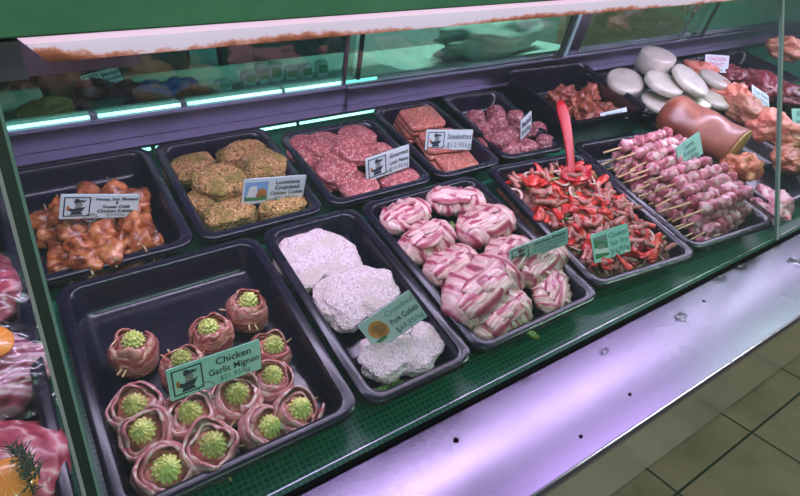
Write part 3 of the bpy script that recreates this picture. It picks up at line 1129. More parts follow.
# ================================================================ BACON-WRAPPED ROLLS WITH BUTTER
def make_mignon(k):
    rnd = random.Random(100 + k)
    t = empty('bacon_wrapped_roll', '', 'meat roll')
    h = .053 + rnd.uniform(-.004, .004)
    v, f = xform(blob_vf(.026, .026, h * .46, amp=.14, freq=2, seed=k, sub=4, pw=.6, fine=.02), Matrix.Translation((0, 0, h * .44)))
    mesh_obj('chicken_filling', v, f, 'chicken', t)
    nT, nz = 84, 12
    turns = 1.9
    V, F = [], []
    ph = rnd.uniform(0, 6)
    for side in (0, 1):
        for i in range(nT + 1):
            u = i / nT
            th = ph + u * turns * 2 * PI
            r0 = .0235 + .0100 * u + .0045 * noise.noise(Vector((math.cos(th) * 1.2, math.sin(th) * 1.2, k)))
            th_ = .0036
            for j in range(nz + 1):
                w = j / nz
                zt = h + .0055 * math.sin(th * 1.5 + ph) + .003 * math.sin(th * 3.3) - .004 * u
                zb = .002 + .003 * math.sin(th * 2 + 1)
                z = zb + (zt - zb) * w
                r = r0 + .0045 * math.sin(PI * w) + ((.005 if k % 2 == 0 else -.003) * w ** 2 * u) + .0016 * w * w * math.sin(th * 4 + k) + .0030 * noise.noise(Vector((th * 2.2, w * 3.5, k))) + .0012 * noise.noise(Vector((th * 7, w * 9, k)))
                if w > .9:
                    r -= .0018 * (w - .9) / .1
                r += th_ * (.5 if side == 0 else -.5)
                V.append((r * math.cos(th), r * math.sin(th), z))
    def idx(s, i, j):
        return s * (nT + 1) * (nz + 1) + i * (nz + 1) + j
    for i in range(nT):
        for j in range(nz):
            F.append((idx(0, i, j), idx(0, i + 1, j), idx(0, i + 1, j + 1), idx(0, i, j + 1)))
            F.append((idx(1, i, j + 1), idx(1, i + 1, j + 1), idx(1, i + 1, j), idx(1, i, j)))
        F.append((idx(0, i, nz), idx(0, i + 1, nz), idx(1, i + 1, nz), idx(1, i, nz)))
        F.append((idx(0, i + 1, 0), idx(0, i, 0), idx(1, i, 0), idx(1, i + 1, 0)))
    for i in (0, nT):
        for j in range(nz):
            F.append((idx(0, i, j), idx(0, i, j + 1), idx(1, i, j + 1), idx(1, i, j)))
    mesh_obj('bacon_wrap', V, F, 'bacon_pale' if k % 2 == 0 else 'bacon', t)
    # piped butter rosette
    loops = []
    ox, oy = rnd.uniform(-.003, .003), rnd.uniform(-.003, .003)
    for i in range(15):
        w = i / 14
        rr = .0140 * (1 - w ** 1.7) ** .75 * (1 + .16 * math.sin(w * PI * 7)) + .0012
        z = h - .006 + .021 * w
        loops.append([Vector((ox + rr * (1 + .13 * math.sin(13 * a + w * 9 + k)) * math.cos(a), oy + rr * (1 + .13 * math.sin(13 * a + w * 9 + k)) * math.sin(a), z + .0035 * noise.noise(Vector((math.cos(a) * 2.5, math.sin(a) * 2.5, w * 5 + k))))) for a in [2 * PI * q / 78 for q in range(78)]])
    v, f = loft(loops)
    mesh_obj('butter_rosette', v, f, 'butter', t)
    for q in range(3):
        a = rnd.uniform(0, 2 * PI) if q else R_(200 + 30 * k)
        z = h * rnd.uniform(.35, .55)
        d = Vector((math.cos(a), math.sin(a), .1))
        tube('toothpick', [d * -.02 + Vector((0, 0, z)), d * .050 + Vector((0, 0, z))], .0015, 'wood_stick', t, 6)
    return t


mig = Proto([lambda k=k: make_mignon(k) for k in range(5)])
# (px, py of the butter, tilt x, tilt y, material look index, size, label)
MG = [
    (130, 335, -.10, .05, 1, .98, 'bacon-wrapped butter-topped roll at the far left of the group, in the empty tray half'),
    (181, 353, -.05, .05, 3, .92, 'butter-topped bacon roll directly behind the left end of the glass-tinted ticket'),
    (209, 319, -.10, -.05, 1, .95, 'butter-topped bacon roll behind the middle of the glass-tinted ticket'),
    (248, 295, -.05, .05, 3, .98, 'rearmost butter-topped bacon roll in the tray'),
    (272, 338, .05, .10, 1, .95, 'butter-topped bacon roll at the upper right corner of the mint ticket'),
    (273, 368, .10, .05, 0, .92, 'butter-topped bacon roll touching the right end of the mint ticket'),
    (124, 400, .10, -.10, 2, 1.0, 'open pink bacon roll with butter on the left side, below the far left one'),
    (136, 429, .28, -.12, 4, .98, 'butter-topped bacon roll second from the front on the left side of the tray'),
    (163, 471, .25, .12, 0, 1.08, 'frontmost butter-topped bacon roll in the tray'),
    (190, 407, .12, .0, 2, 1.0, 'butter-topped bacon roll just under the emblem of the mint ticket'),
    (214, 447, .22, .05, 4, 1.05, 'butter-topped bacon roll at the front, right of the frontmost one'),
    (239, 388, .15, .05, 0, 1.02, 'butter-topped bacon roll below the clip ring of the glass-tinted ticket'),
    (304, 405, .20, .22, 2, 1.0, 'butter-topped bacon roll at the front right corner of the tray'),
    (278, 427, .30, .32, 0, .98, 'leaning butter-topped bacon roll beside the front right corner one'),
]
for i, (px, py, tx, ty, k, s, lb) in enumerate(MG):
    o = mig.get(lb, 'bacon-wrapped rolls with butter', k)
    top = at(px, py, .014)
    s *= .93
    rot = Euler((tx, ty, 0)).to_matrix() @ Matrix.Rotation(i * 1.3, 3, 'Z')
    base = top - rot @ Vector((0, 0, .058 * s))
    base.z = -.047
    base.y = max(base.y, .374)
    base.x = min(max(base.x, .018), .230)
    deck(o, base, rot.to_euler(), s)

# ================================================================ WHITE CRUMBED CUTLETS
def notch(a0, depth, wd, base=1.0):
    def fn(a):
        d = (a - a0 + PI) % (2 * PI) - PI
        return base - depth * math.exp(-(d / wd) ** 2) + .05 * math.sin(3 * a + 1) + .03 * math.sin(7 * a)
    return fn


CW = [(318, 262, .076, .078, .0, -1.75, .42, 'white crumbed cutlet at the back of the narrow tray'),
      (358, 298, .076, .066, .1, -1.8, .38, 'white crumbed cutlet in the middle of the narrow tray'),
      (402, 352, .074, .052, .1, -2.0, .34, 'white crumbed cutlet at the front of the narrow tray, under the ticket')]
for i, (px, py, rx, ry, rz, na, nd, lb) in enumerate(CW):
    o = blob('crumbed_cutlet', 'crumb_white', None, rx=rx, ry=ry, rz=.014, amp=.08, freq=2.2, seed=40 + i, sub=6, pw=.75, xy=notch(na, nd, .38), fine=.05, ffreq=14)
    for v_ in o.data.vertices:
        n_ = noise.noise(v_.co * 420)
        v_.co.z += .0011 * n_
        v_.co.x += .0009 * noise.noise(v_.co * 380 + Vector((5, 0, 0)))
    tag(o, lb, 'cutlet', 'white crumbed pork cutlets')
    q = at(px, py, -.024 + (.006 if i == 1 else 0))
    deck(o, q, (.05, -.04, rz))
for i, (px, py, s) in enumerate(((306, 290, .014), (344, 322, .016), (383, 391, .013), (397, 386, .012))):
    o = blob('herb_sprig', 'herb', None, rx=s, ry=s * .6, rz=.006, amp=.4, freq=3, seed=60 + i, sub=4, fine=.3)
    tag(o, 'little green herb filling showing at the edge of a white crumbed cutlet', 'herbs', 'green herb filling in the white cutlets')
    deck(o, at(px, py, -.040))

# ================================================================ BACON-WRAPPED PARCELS
def make_parcel(k, green=False):
    rnd = random.Random(300 + k)
    t = empty('bacon_parcel', '', 'meat parcel')
    n, m = 80, 40
    Lh, R = .058, .034
    loops = []
    for i in range(n + 1):
        u = -1 + 2 * i / n
        uu = max(-.9995, min(.9995, u))
        prof = (1 - abs(uu) ** 3.2) ** .5
        band = ((u * 3.3 + 10) % 1.0)
        x = u * Lh
        lp = []
        for j in range(m):
            a = 2 * PI * j / m
            bb = ((u * 2.9 + 10 + .5 * math.sin(a + k) + .3 * noise.noise(Vector((u * 3, a, k)))) % 1.0)
            r = R * prof * (1 + .15 * (bb - .5) + .26 * noise.noise(Vector((u * 1.6 + k, math.cos(a) * .9, math.sin(a) * .9))))
            r += .0030 * noise.noise(Vector((u * 11, math.cos(a) * 2, math.sin(a) * 2 + k)))
            zz = r * math.sin(a) * .86
            if zz < -.022:
                zz = -.022 + (zz + .022) * .3
            lp.append(Vector((x, r * math.cos(a) * 1.05, zz)))
        loops.append(lp)
    v, f = loft(loops)
    mesh_obj('bacon_body', v, f, 'bacon_roll_green' if green else 'bacon_roll', t)
    # strips lying over the top lengthwise
    for q in range(4):
        y0 = rnd.uniform(-.018, .018)
        wd = rnd.uniform(.008, .013)
        cx = rnd.uniform(-.025, .015)
        ln = rnd.uniform(.022, .036)
        V, F = [], []
        nn = 18
        for i in range(nn + 1):
            u = i / nn
            x = cx - ln + 2 * ln * u
            yc = y0 + .006 * math.sin(u * 3 + q + k)
            for w in (-1, -.4, .4, 1):
                y = yc + w * wd * (1 - .3 * abs(2 * u - 1) ** 3)
                rr = R * (max(0, 1 - abs(x / Lh) ** 3.2)) ** .5
                zz = math.sqrt(max(rr * rr - min(rr * .98, abs(y) / 1.05) ** 2, 0)) * .86
                V.append((x, y, zz + .0022 + .0012 * math.cos(w * 1.4) + .001 * math.sin(u * 9)))
        b0 = len(V)
        V += [(p[0], p[1], p[2] - .003) for p in V[:b0]]
        for i in range(nn):
            for j in range(3):
                a = i * 4 + j
                F.append((a, a + 1, a + 5, a + 4))
                F.append((b0 + a, b0 + a + 4, b0 + a + 5, b0 + a + 1))
            F.append((i * 4, i * 4 + 4, b0 + i * 4 + 4, b0 + i * 4))
            F.append((i * 4 + 3, b0 + i * 4 + 3, b0 + i * 4 + 7, i * 4 + 7))
        F.append((0, 1, b0 + 1, b0)); F.append((1, 2, b0 + 2, b0 + 1)); F.append((2, 3, b0 + 3, b0 + 2))
        e = nn * 4
        F.append((e + 1, e, b0 + e, b0 + e + 1)); F.append((e + 2, e + 1, b0 + e + 1, b0 + e + 2)); F.append((e + 3, e + 2, b0 + e + 2, b0 + e + 3))
        mesh_obj('bacon_strip', V, F, 'bacon_lay', t)
    return t


par = Proto([lambda k=k: make_parcel(k) for k in range(3)] + [lambda: make_parcel(7, True), lambda: make_parcel(8, True)])
PC = [(406, 216, 0, .2, .80, .0, 'bacon parcel at the back left corner of its tray'),
      (456, 201, 1, -.5, .85, .0, 'bacon parcel at the back right corner of its tray, with dark red patches'),
      (427, 241, 2, .25, .86, .004, 'bacon parcel second from the back on the left side of its tray'),
      (486, 226, 0, .15, .98, .004, 'bacon parcel second from the back on the right side of its tray'),
      (452, 266, 1, .1, .80, .0, 'bacon parcel wedged in the left middle of its tray'),
      (508, 262, 2, .35, 1.0, .004, 'bacon parcel behind the narrow mint ticket'),
      (482, 291, 1, .30, 1.18, .012, 'largest bacon parcel, lying in the left front half of its tray'),
      (540, 262, 3, .30, .95, .006, 'bacon parcel just below the right end of the narrow mint ticket'),
      (500, 314, 4, .28, .90, .0, 'striped bacon parcel at the front edge of its tray'),
      (552, 291, 3, .75, .74, .0, 'small bacon parcel in the front right corner of its tray')]
for px, py, k, rz, s, dz, lb in PC:
    o = par.get(lb, 'bacon-wrapped parcels', k)
    deck(o, at(px, py, -.012 + dz), (0, -.05, rz), s)
    o.matrix_world = o.matrix_world @ Matrix.Diagonal((1.36, 1.30, .98, 1))
for i, (px, py) in enumerate(((505, 296), (513, 292), (520, 297), (526, 325), (452, 226), (533, 335), (490, 214), (497, 303), (545, 283), (476, 215))):
    o = blob('herb_leaf', 'herb', None, rx=.010, ry=.006, rz=.003, amp=.4, freq=3, seed=80 + i, sub=3)
    tag(o, 'small green herb piece lying between the bacon parcels', 'herb', 'green herbs between the bacon parcels')
    deck(o, at(px, py, .006 if i < 3 else -.004), (.3, .2, i * 1.1))
for i, (px, py) in enumerate(((447, 262), (484, 218), (469, 217))):
    pass

# ================================================================ STIR FRY
TRM = Matrix.Translation((.972, .523, 0)) @ Matrix.Rotation(-.10, 4, 'Z')
nx, ny = 70, 90
V, F = [], []
for i in range(nx + 1):
    for j in range(ny + 1):
        x, y = -.125 + .25 * i / nx, -.168 + .336 * j / ny
        e = min(1, (1 - abs(x) / .125) * 5, (1 - abs(y) / .168) * 5)
        z = -.046 + .028 * e ** .6 + .012 * noise.noise(Vector((x * 30, y * 30, 2))) + .007 * noise.noise(Vector((x * 90, y * 90, 5)))
        V.append(Vector((x, y, max(z, -.0475))))
for i in range(nx):
    for j in range(ny):
        a = i * (ny + 1) + j
        F.append((a, a + ny + 1, a + ny + 2, a + 1))
nb = len(V)
ring = [i * (ny + 1) for i in range(nx + 1)] + [nx * (ny + 1) + j for j in range(1, ny + 1)] + [i * (ny + 1) + ny for i in range(nx - 1, -1, -1)] + [j for j in range(ny - 1, 0, -1)]
V += [Vector((V[q].x, V[q].y, -.0478)) for q in ring]
for q in range(len(ring)):
    r2 = (q + 1) % len(ring)
    F.append((ring[q], ring[r2], nb + r2, nb + q))
F.append(tuple(nb + q for q in range(len(ring))))
o = mesh_obj('stir_fry_mix', V, F, 'stir_mass')
tag(o, 'mass of sliced meat and vegetables filling the stir-fry tray', 'stir-fry mix', None, 'stuff')
o.matrix_world = DK @ TRM


def strip_vf(L_, w, th, curve, twist, seed):
    loops = []
    n = 12
    for i in range(n + 1):
        u = i / n - .5
        a = u * curve
        if abs(curve) > .01:
            r = L_ / curve
            c = Vector((r * math.sin(a), r * (1 - math.cos(a)), 0))
        else:
            c = Vector((u * L_, 0, 0))
        tg = Vector((math.cos(a), math.sin(a), 0))
        nm = Vector((-tg.y, tg.x, 0))
        up = Vector((0, 0, 1))
        tw = twist * u
        A = nm * math.cos(tw) + up * math.sin(tw)
        B = up * math.cos(tw) - nm * math.sin(tw)
        ww = w * (1 - .55 * abs(2 * u) ** 4) * (1 + .2 * noise.noise(Vector((u * 4, seed, 0))))
        c.z += .004 * noise.noise(Vector((u * 3, seed, 4)))
        loops.append([c + A * (ww * math.cos(q * PI / 4)) + B * (th * math.sin(q * PI / 4)) for q in range(8)])
    return loft(loops)


def one(name, vf, mat, cat):
    o = mesh_obj(name, vf[0], vf[1], mat)
    o['category'] = cat
    return o


caps = Proto([lambda k=k: one('pepper_strip', strip_vf(.046 + .006 * (k % 3), .0115, .003, [.9, 1.5, .6, 1.9][k], 1.2, k), 'capsicum', 'pepper strip') for k in range(4)])
onis = Proto([lambda k=k: one('onion_ring', strip_vf(.055 + .02 * k, .0038, .0022, [2.6, 3.6, 4.4][k], .8, k + 9), 'onion', 'onion') for k in range(3)])
meas = Proto([lambda k=k: one('meat_strip', strip_vf(.038 + .008 * k, .0085, .0055, .7, .6, k + 19), 'stir_meat', 'meat strip') for k in range(3)])
palm = Proto([lambda k=k: one('pale_meat_strip', strip_vf(.042, .009, .006, .5 + k, .6, k + 29), 'chicken', 'meat strip') for k in range(2)])
bens = Proto([lambda k=k: one('green_bean_piece', strip_vf(.030, .0035, .0035, .5, .1, k + 39), 'bean', 'bean') for k in range(2)])
rnd = random.Random(11)
SF = []
for q in range(420):
    x, y = rnd.uniform(-.112, .112), rnd.uniform(-.160, .158)
    SF.append((x, y))
for q, (x, y) in enumerate(SF):
    c = rnd.random()
    red = .5 + .7 * noise.noise(Vector((x * 22, y * 22, 1)))
    if c < .34 * red + .16:
        o = caps.get('curved strip of red pepper lying in the stir-fry mix', 'red pepper strips in the stir-fry')
    elif c < .60:
        o = meas.get('brownish strip of sliced meat in the stir-fry mix', 'sliced meat in the stir-fry')
    elif c < .78:
        o = palm.get('pale pink strip of meat in the stir-fry mix', 'pale sliced meat in the stir-fry')
    elif c < .91:
        o = onis.get('thin pale curl of onion in the stir-fry mix', 'onion curls in the stir-fry')
    else:
        o = bens.get('short green bean piece in the stir-fry mix', 'bean pieces in the stir-fry')
    z = -.014 + rnd.uniform(0, .024) + .010 * noise.noise(Vector((x * 30, y * 30, 2)))
    e = min(1, (1 - abs(x) / .13) * 4, (1 - abs(y) / .172) * 4)
    o.matrix_world = DK @ TRM @ Matrix.Translation((x, y, z - .012 * (1 - e))) @ Euler((rnd.uniform(-.5, .5), rnd.uniform(-.5, .5), rnd.uniform(0, 6.3))).to_matrix().to_4x4() @ Matrix.Scale(rnd.uniform(.6, 1.0), 4)
# a few big red pieces
for px, py, rz, s in ((540, 170, 1.2, 1.0), (548, 180, .3, .9), (598, 196, .3, 1.0), (586, 211, 1.9, 1.0), (650, 256, -.3, 1.0), (624, 262, 1.8, .9), (590, 244, .6, 1.0), (656, 243, .3, 1.0), (541, 215, .5, 1.0), (640, 254, 2.6, .9), (575, 205, 1.0, 1.0), (560, 200, 2.2, .9), (606, 262, 1.1, .9), (530, 186, 2.0, .9), (592, 222, 0, 1.0)):
    o = caps.get('large bright red pepper piece on top of the stir-fry mix', 'large pepper pieces on the stir-fry')
    deck(o, at(px, py, .004), (.2, -.25, rz), s)

# serving spoon
sp = empty('serving_spoon', 'bright red plastic serving spoon standing in the stir-fry tray', 'spoon')
hb = at(571, 176, .004)
ht = at(560, 101, .10)
mid = at(570, 140, .050) + Vector((.004, 0, 0))
pts = []
for i in range(15):
    u = i / 14
    pts.append((1 - u) ** 2 * hb + 2 * u * (1 - u) * mid + u * u * ht)
loops = []
side = Vector((.83, -.53, .16)).normalized()
for i, p_ in enumerate(pts):
    u = i / 14
    d = (pts[min(i + 1, 14)] - pts[max(i - 1, 0)]).normalized()
    A = (side - d * side.dot(d)).normalized()
    B = d.cross(A)
    w = .0085 + .0075 * u ** 1.3
    if i == 14:
        w *= .45
    if i == 13:
        w *= .85
    t_ = .0032
    loops.append([p_ + A * w * math.copysign(abs(math.cos(q * PI / 6)) ** .7, math.cos(q * PI / 6)) + B * t_ * math.sin(q * PI / 6) for q in range(12)])
v, f = loft(loops)
mesh_obj('handle', v, f, 'red_plastic', sp)
loops = []
bc = hb + Vector((.004, -.008, .010))
for s, h in ((1, 0), (1.0, .003), (.93, .003), (.8, -.003), (.5, -.007), (.1, -.009)):
    loops.append([bc + Vector((.045 * s * math.cos(q * PI / 12), .028 * s * math.sin(q * PI / 12), h)) for q in range(24)])
lower = [[p_ + Vector((0, 0, -.003)) for p_ in lp] for lp in reversed(loops)]
v, f = loft(list(reversed(lower[:-1])) [::-1][:0] + loops[::-1] + [[p_ + Vector((0, 0, -.0025)) for p_ in lp] for lp in loops[0:1]] + [[bc + Vector((.042 * s * math.cos(q * PI / 12), .026 * s * math.sin(q * PI / 12), h)) for q in range(24)] for s, h in ((.8, -.006), (.5, -.010), (.1, -.012))])
mesh_obj('bowl', v, f, 'red_plastic', sp)
sp.matrix_world = DK

# ================================================================ SKEWERS
def make_skewer(k):
    rnd = random.Random(500 + k)
    t = empty('meat_skewer', '', 'skewer')
    tube('stick', [(-.088, 0, 0), (.166, 0, 0)], .0021, 'wood_stick', t, 6)
    x = -.012
    i = 0
    while x < .152:
        s = rnd.uniform(.0125, .0165)
        v, f = xform(blob_vf(s * .82, s, s * .92, amp=.16, freq=1.6, seed=k * 9 + i, sub=3, pw=.85, fine=.04, ffreq=5), Matrix.Translation((x, rnd.uniform(-.002, .002), rnd.uniform(-.001, .001))) @ Matrix.Rotation(rnd.uniform(0, 3), 4, 'X'))
        mesh_obj('meat_piece', v, f, 'skewer_red' if (i + k) % 4 == 3 else 'skewer_meat', t)
        x += s * 1.55
        i += 1
    return t


sk = Proto([lambda k=k: make_skewer(k) for k in range(5)])
SKM = Matrix.Translation((1.284, .518, 0)) @ Matrix.Rotation(-.09, 4, 'Z')
rnd = random.Random(5)
lay = [(-.030, 11, -.010, .0), (-.006, 11, .008, .010), (.018, 10, .012, .012)]
nn = 0
for z, n, x0, y0 in lay:
    for i in range(n):
        y = -.172 + y0 + i * (.325 / n)
        if z > .01 and i < 1:
            continue
        where = ['bottom', 'middle', 'top'][lay.index((z, n, x0, y0))]
        o = sk.get('raw meat skewer in the ' + where + ' layer of the skewer tray, its bare stick pointing left', 'meat skewers in the ' + where + ' layer')
        o.matrix_world = DK @ SKM @ Matrix.Translation((-.045 + x0 + rnd.uniform(-.014, .014), y, z + rnd.uniform(-.003, .003) + (.006 if z > .01 else 0))) @ Euler((rnd.uniform(0, 6.2), 0, rnd.uniform(-.10, .10) + .12)).to_matrix().to_4x4() @ Matrix.Scale(1.12, 4)

# ================================================================ GLAZED KEBABS
def make_kebab(k):
    rnd = random.Random(700 + k)
    t = empty('chicken_kebab', '', 'kebab')
    tube('stick', [(0, -.115, 0), (0, .115, .002)], .0018, 'wood_stick', t, 6)
    y = -.082
    i = 0
    while y < .085:
        s = rnd.uniform(.024, .031)
        v, f = xform(blob_vf(s, s * .85, s * .8, amp=.22, freq=1.5, seed=k * 7 + i + 200, sub=4, fine=.04, ffreq=6), Matrix.Translation((rnd.uniform(-.006, .006), y, rnd.uniform(-.002, .004))))
        mesh_obj('chicken_piece', v, f, 'marinated', t)
        y += s * 1.35
        i += 1
    return t


kb = Proto([lambda k=k: make_kebab(k) for k in range(3)])
KB = [(-.020, .855, -.026, .03, 'leftmost glazed chicken kebab in the back left tray'), (.028, .850, -.022, -.05, 'second glazed chicken kebab from the left, behind the emblem of the honey soy ticket'),
      (.072, .850, -.024, .04, 'glazed chicken kebab in the middle of the back left tray'), (.112, .860, -.020, -.03, 'glazed chicken kebab at the right of the back left tray, touching the ticket end'),
      (.008, .845, .000, .06, 'glazed chicken kebab lying on top at the left of the pile'), (.052, .850, -.002, -.02, 'glazed chicken kebab on top at the middle of the pile'),
      (.095, .862, .002, .05, 'glazed chicken kebab on top at the right of the pile')]
for i, (x, y, z, rz, lb) in enumerate(KB):
    o = kb.get(lb, 'glazed chicken kebabs', i % 3)
    deck(o, (x, y - .01, z - .003), (0, i * .9, rz), .97)

# ================================================================ GOLDEN CUTLETS
GC = [(192, 170, .048, .034, .2, -.020, 'golden crumbed cutlet at the back left of its tray'), (220, 184, .047, .042, -.2, -.006, 'thick golden crumbed cutlet in the middle of its tray'),
      (245, 156, .052, .032, .1, -.016, 'golden crumbed cutlet at the back right of its tray'), (264, 166, .048, .036, -.3, -.008, 'golden crumbed cutlet behind the landscape picture ticket'),
      (229, 216, .048, .030, .05, -.022, 'golden crumbed cutlet at the front left of its tray'), (283, 208, .050, .028, .15, -.024, 'golden crumbed cutlet at the front right, under the ticket'),
      (205, 203, .040, .026, .3, -.030, 'dark golden crumbed cutlet low at the left, under the thick one')]
for i, (px, py, rx, ry, rz, z, lb) in enumerate(GC):
    o = blob('crumbed_cutlet', 'crumb_gold', None, rx=rx * 1.08, ry=ry * 1.15, rz=.022, amp=.10, freq=1.6, seed=240 + i, sub=5, pw=.6, fine=.06, ffreq=11)
    for v_ in o.data.vertices:
        v_.co += Vector((noise.noise(v_.co * 400), noise.noise(v_.co * 400 + Vector((9, 0, 0))), noise.noise(v_.co * 400 + Vector((0, 9, 0))))) * .0024
    tag(o, lb, 'cutlet', 'golden crumbed chicken cutlets')
    deck(o, at(px, py, z), (.08 * ((i % 3) - 1), .1 * ((i % 2) - .5), rz))

# ================================================================ MINCE PATTIES
BP = [(308, 151, -.010, .10, 'round mince patty at the back left of the heap'), (324, 146, .000, -.1, 'round mince patty lapping over the back left one'),
      (357, 138, .004, .0, 'round mince patty at the back of the heap, highest of all'), (377, 153, -.012, .1, 'round mince patty at the right of the heap behind the ticket'),
      (354, 151, .010, -.1, 'round mince patty in the middle on top of the heap'), (337, 170, -.006, .2, 'round mince patty at the left of the lamb ticket, with a browner edge'),
      (331, 176, -.028, .0, 'round mince patty underneath, at the left of the lamb ticket'), (357, 186, -.016, .1, 'round mince patty at the front left of its tray'),
      (399, 180, -.022, -.1, 'round mince patty at the front right of its tray, below the ticket')]
for i, (px, py, z, rx_, lb) in enumerate(BP):
    o = blob('mince_patty', 'mince_pink', None, rx=.046, ry=.046, rz=.0125, amp=.06, freq=1.5, seed=260 + i, sub=5, pw=.5, fine=.05, ffreq=10)
    for v_ in o.data.vertices:
        v_.co += v_.co.normalized() * (.0022 * noise.noise(v_.co * 160 + Vector((i, 0, 0))))
    tag(o, lb, 'patty', 'round mince patties')
    deck(o, at(px, py, z), (rx_, .08 * ((i % 3) - 1), i), 1.0)

# ================================================================ SQUARE PATTIES
def square_patty(seed):
    loops = []
    for s, z in ((.92, -.0062), (1, -.004), (1.01, 0), (1, .004), (.93, .0062)):
        lp = rr_loop(.098 * s, .082 * s, .012, z, 5)
        loops.append([p_ * (1 + .03 * noise.noise(p_ * 30 + Vector((seed, 0, 0)))) for p_ in lp])
    v, f = loft(loops)
    o = mesh_obj('square_patty', v, f, 'patty_square')
    bm = bmesh.new()
    bm.from_mesh(o.data)
    bm.to_mesh(o.data)
    bm.free()
    o.data.polygons[0].use_smooth = True
    return o


SPT = [(418, 119, .016, .0, 'topmost square patty of the back stack'), (416, 123, .003, .05, 'square patty second from the top of the back stack'), (414, 127, -.010, -.04, 'square patty third from the top of the back stack'), (412, 131, -.023, .03, 'square patty at the bottom of the back stack'),
       (437, 142, -.006, -.12, 'square patty in the middle of the tray, behind the Steakettes ticket'), (435, 147, -.019, -.05, 'square patty lying under the middle one'),
       (452, 162, -.026, .0, 'square patty at the front of the tray, on top'), (444, 167, -.039, .12, 'square patty flat on the tray floor at the front')]
for i, (px, py, z, rz, lb) in enumerate(SPT):
    o = square_patty(i)
    tag(o, lb, 'patty', 'square patties')
    q = at(px, py, z)
    deck(o, (q.x + .012, q.y, z), (.06 if i < 4 else .12, -.04, rz - .06))

# ================================================================ MEATBALLS
MB_ = [(475, 119, 'at the back left of the heap'), (496, 115, 'at the back of the heap'), (516, 119, 'at the back right of the heap'), (497, 126, 'just in front of the rearmost one'), (483, 131, 'on the left side, second row'),
       (511, 136, 'left of the edge-on ticket, dark'), (500, 141, 'in the middle of the front half'), (537, 131, 'right of the edge-on ticket'), (509, 152, 'nearest the shopper'), (526, 149, 'below the edge-on ticket, bright pink'), (545, 144, 'in the front right corner'), (487, 145, 'low on the left side'), (522, 131, 'hidden half behind the edge-on ticket')]
for i, (px, py, lb) in enumerate(MB_):
    o = blob('meatball', 'mince_ball', None, rx=.032, ry=.029, rz=.025, amp=.08, freq=1.5, seed=280 + i, sub=4, fine=.05, ffreq=9)
    tag(o, 'coarse dark red meatball ' + lb + ' in the meatball tray', 'meatball', 'meatballs')
    deck(o, at(px, py, -.020 if i not in (3, 5, 6) else -.004), (0, 0, i), .96)

# ================================================================ DEEP TRAY MEAT
for i, (px, py, z, s, lb) in enumerate(((563, 97, -.01, .055, 'brown marinated piece at the back left of the deep tray'), (590, 96, -.006, .05, 'brown marinated piece at the back right of the deep tray'), (586, 112, -.02, .055, 'brown marinated piece in front of the spoon handle side of the deep tray'),
                                       (603, 113, -.02, .045, 'brown marinated piece near the small ticket in the deep tray'), (590, 124, -.025, .04, 'brown marinated piece at the front of the deep tray'), (575, 104, -.02, .05, 'brown marinated piece in the middle of the deep tray'))):
    o = blob('marinated_piece', 'marinated_brown', None, rx=s, ry=s * .55, rz=.028, amp=.3, freq=2.2, seed=300 + i, sub=5, fine=.10, ffreq=6)
    tag(o, lb, 'meat', 'brown marinated meat in the deep tray')
    deck(o, at(px, py, z), (.1, .1, i * .8))

# ================================================================ PALE ROUNDS
def pale_round(seed, r, th):
    loops = []
    n = 40
    for s, z in ((.9, -th / 2), (.99, -th / 2 + .003), (1, 0), (.985, th / 2 - .004), (.94, th / 2), (.6, th / 2 + .002), (.2, th / 2 + .003)):
        loops.append([Vector((r * s * math.cos(2 * PI * k / n) * (1 + .04 * math.sin(2 * PI * k / n * 2 + seed)), r * s * .82 * math.sin(2 * PI * k / n), z)) for k in range(n)])
    v, f = loft(loops)
    return mesh_obj('pale_round', v, f, 'white_round')


PRD = [(655, 62, .075, .078, .0, .02, .055, 'thick pale round standing highest at the back of the pile'), (625, 82, .045, .085, .10, -.1, .02, 'pale round at the far left of the pile'),
       (664, 84, .060, .085, .15, .05, .02, 'pale round at the front left on top, with a shiny edge'), (690, 81, .070, .092, .35, .1, .02, 'largest pale round, tilted towards the shopper'),
       (661, 104, .020, .085, .05, .05, .016, 'pale round low at the front of the pile'), (715, 80, .045, .075, .1, .1, .018, 'pale round at the right of the pile beside the pink lettered ticket'), (714, 99, .020, .075, .1, .05, .018, 'greenish pale round low at the right of the pile'),
       (690, 100, .010, .09, 0, 0, .03, 'pale round at the bottom of the pile')]
for i, (px, py, z, r, tx, ty, th, lb) in enumerate(PRD):
    o = pale_round(i, r * (.80 if i == 1 else .88), th)
    tag(o, lb, 'round', 'pile of pale rounds')
    q = at(px, py, z)
    deck(o, q, (tx, ty, .35))
    o.matrix_world = o.matrix_world

# ================================================================ JOINT AND FILLETS
t = empty('rolled_joint', 'large smooth brown joint of meat with a cut yellowish end', 'meat joint')
loops, n = [], 40
for i in range(31):
    u = i / 30
    r = .074 * (1 - (1 - min(1, u * 5)) ** 2.4) ** .5 if u < .2 else .074 * (1 - .10 * (u - .2))
    r = max(r, .004)
    loops.append([Vector((r * (1 + .05 * noise.noise(Vector((u * 3, math.cos(a), math.sin(a))))) * math.cos(a), .24 * (.5 - u), r * .80 * (1 + .05 * math.sin(u * 14)) * math.sin(a))) for a in [2 * PI * k / n for k in range(n)]])
v, f = loft(loops)
mesh_obj('skin', v, f, 'ham_skin', t)
e = loops[-1]
c_ = sum(e, Vector()) / len(e)
v, f = loft([[p_ for p_ in e], [c_ + (p_ - c_) * .94 + Vector((0, -.006, 0)) for p_ in e], [c_ + (p_ - c_) * .5 + Vector((0, -.009, 0)) for p_ in e]])
mesh_obj('cut_face', v, f, 'ham_cut', t)
q = at(698, 128, .03)
deck(t, q, (.0, 0, .18), .95)

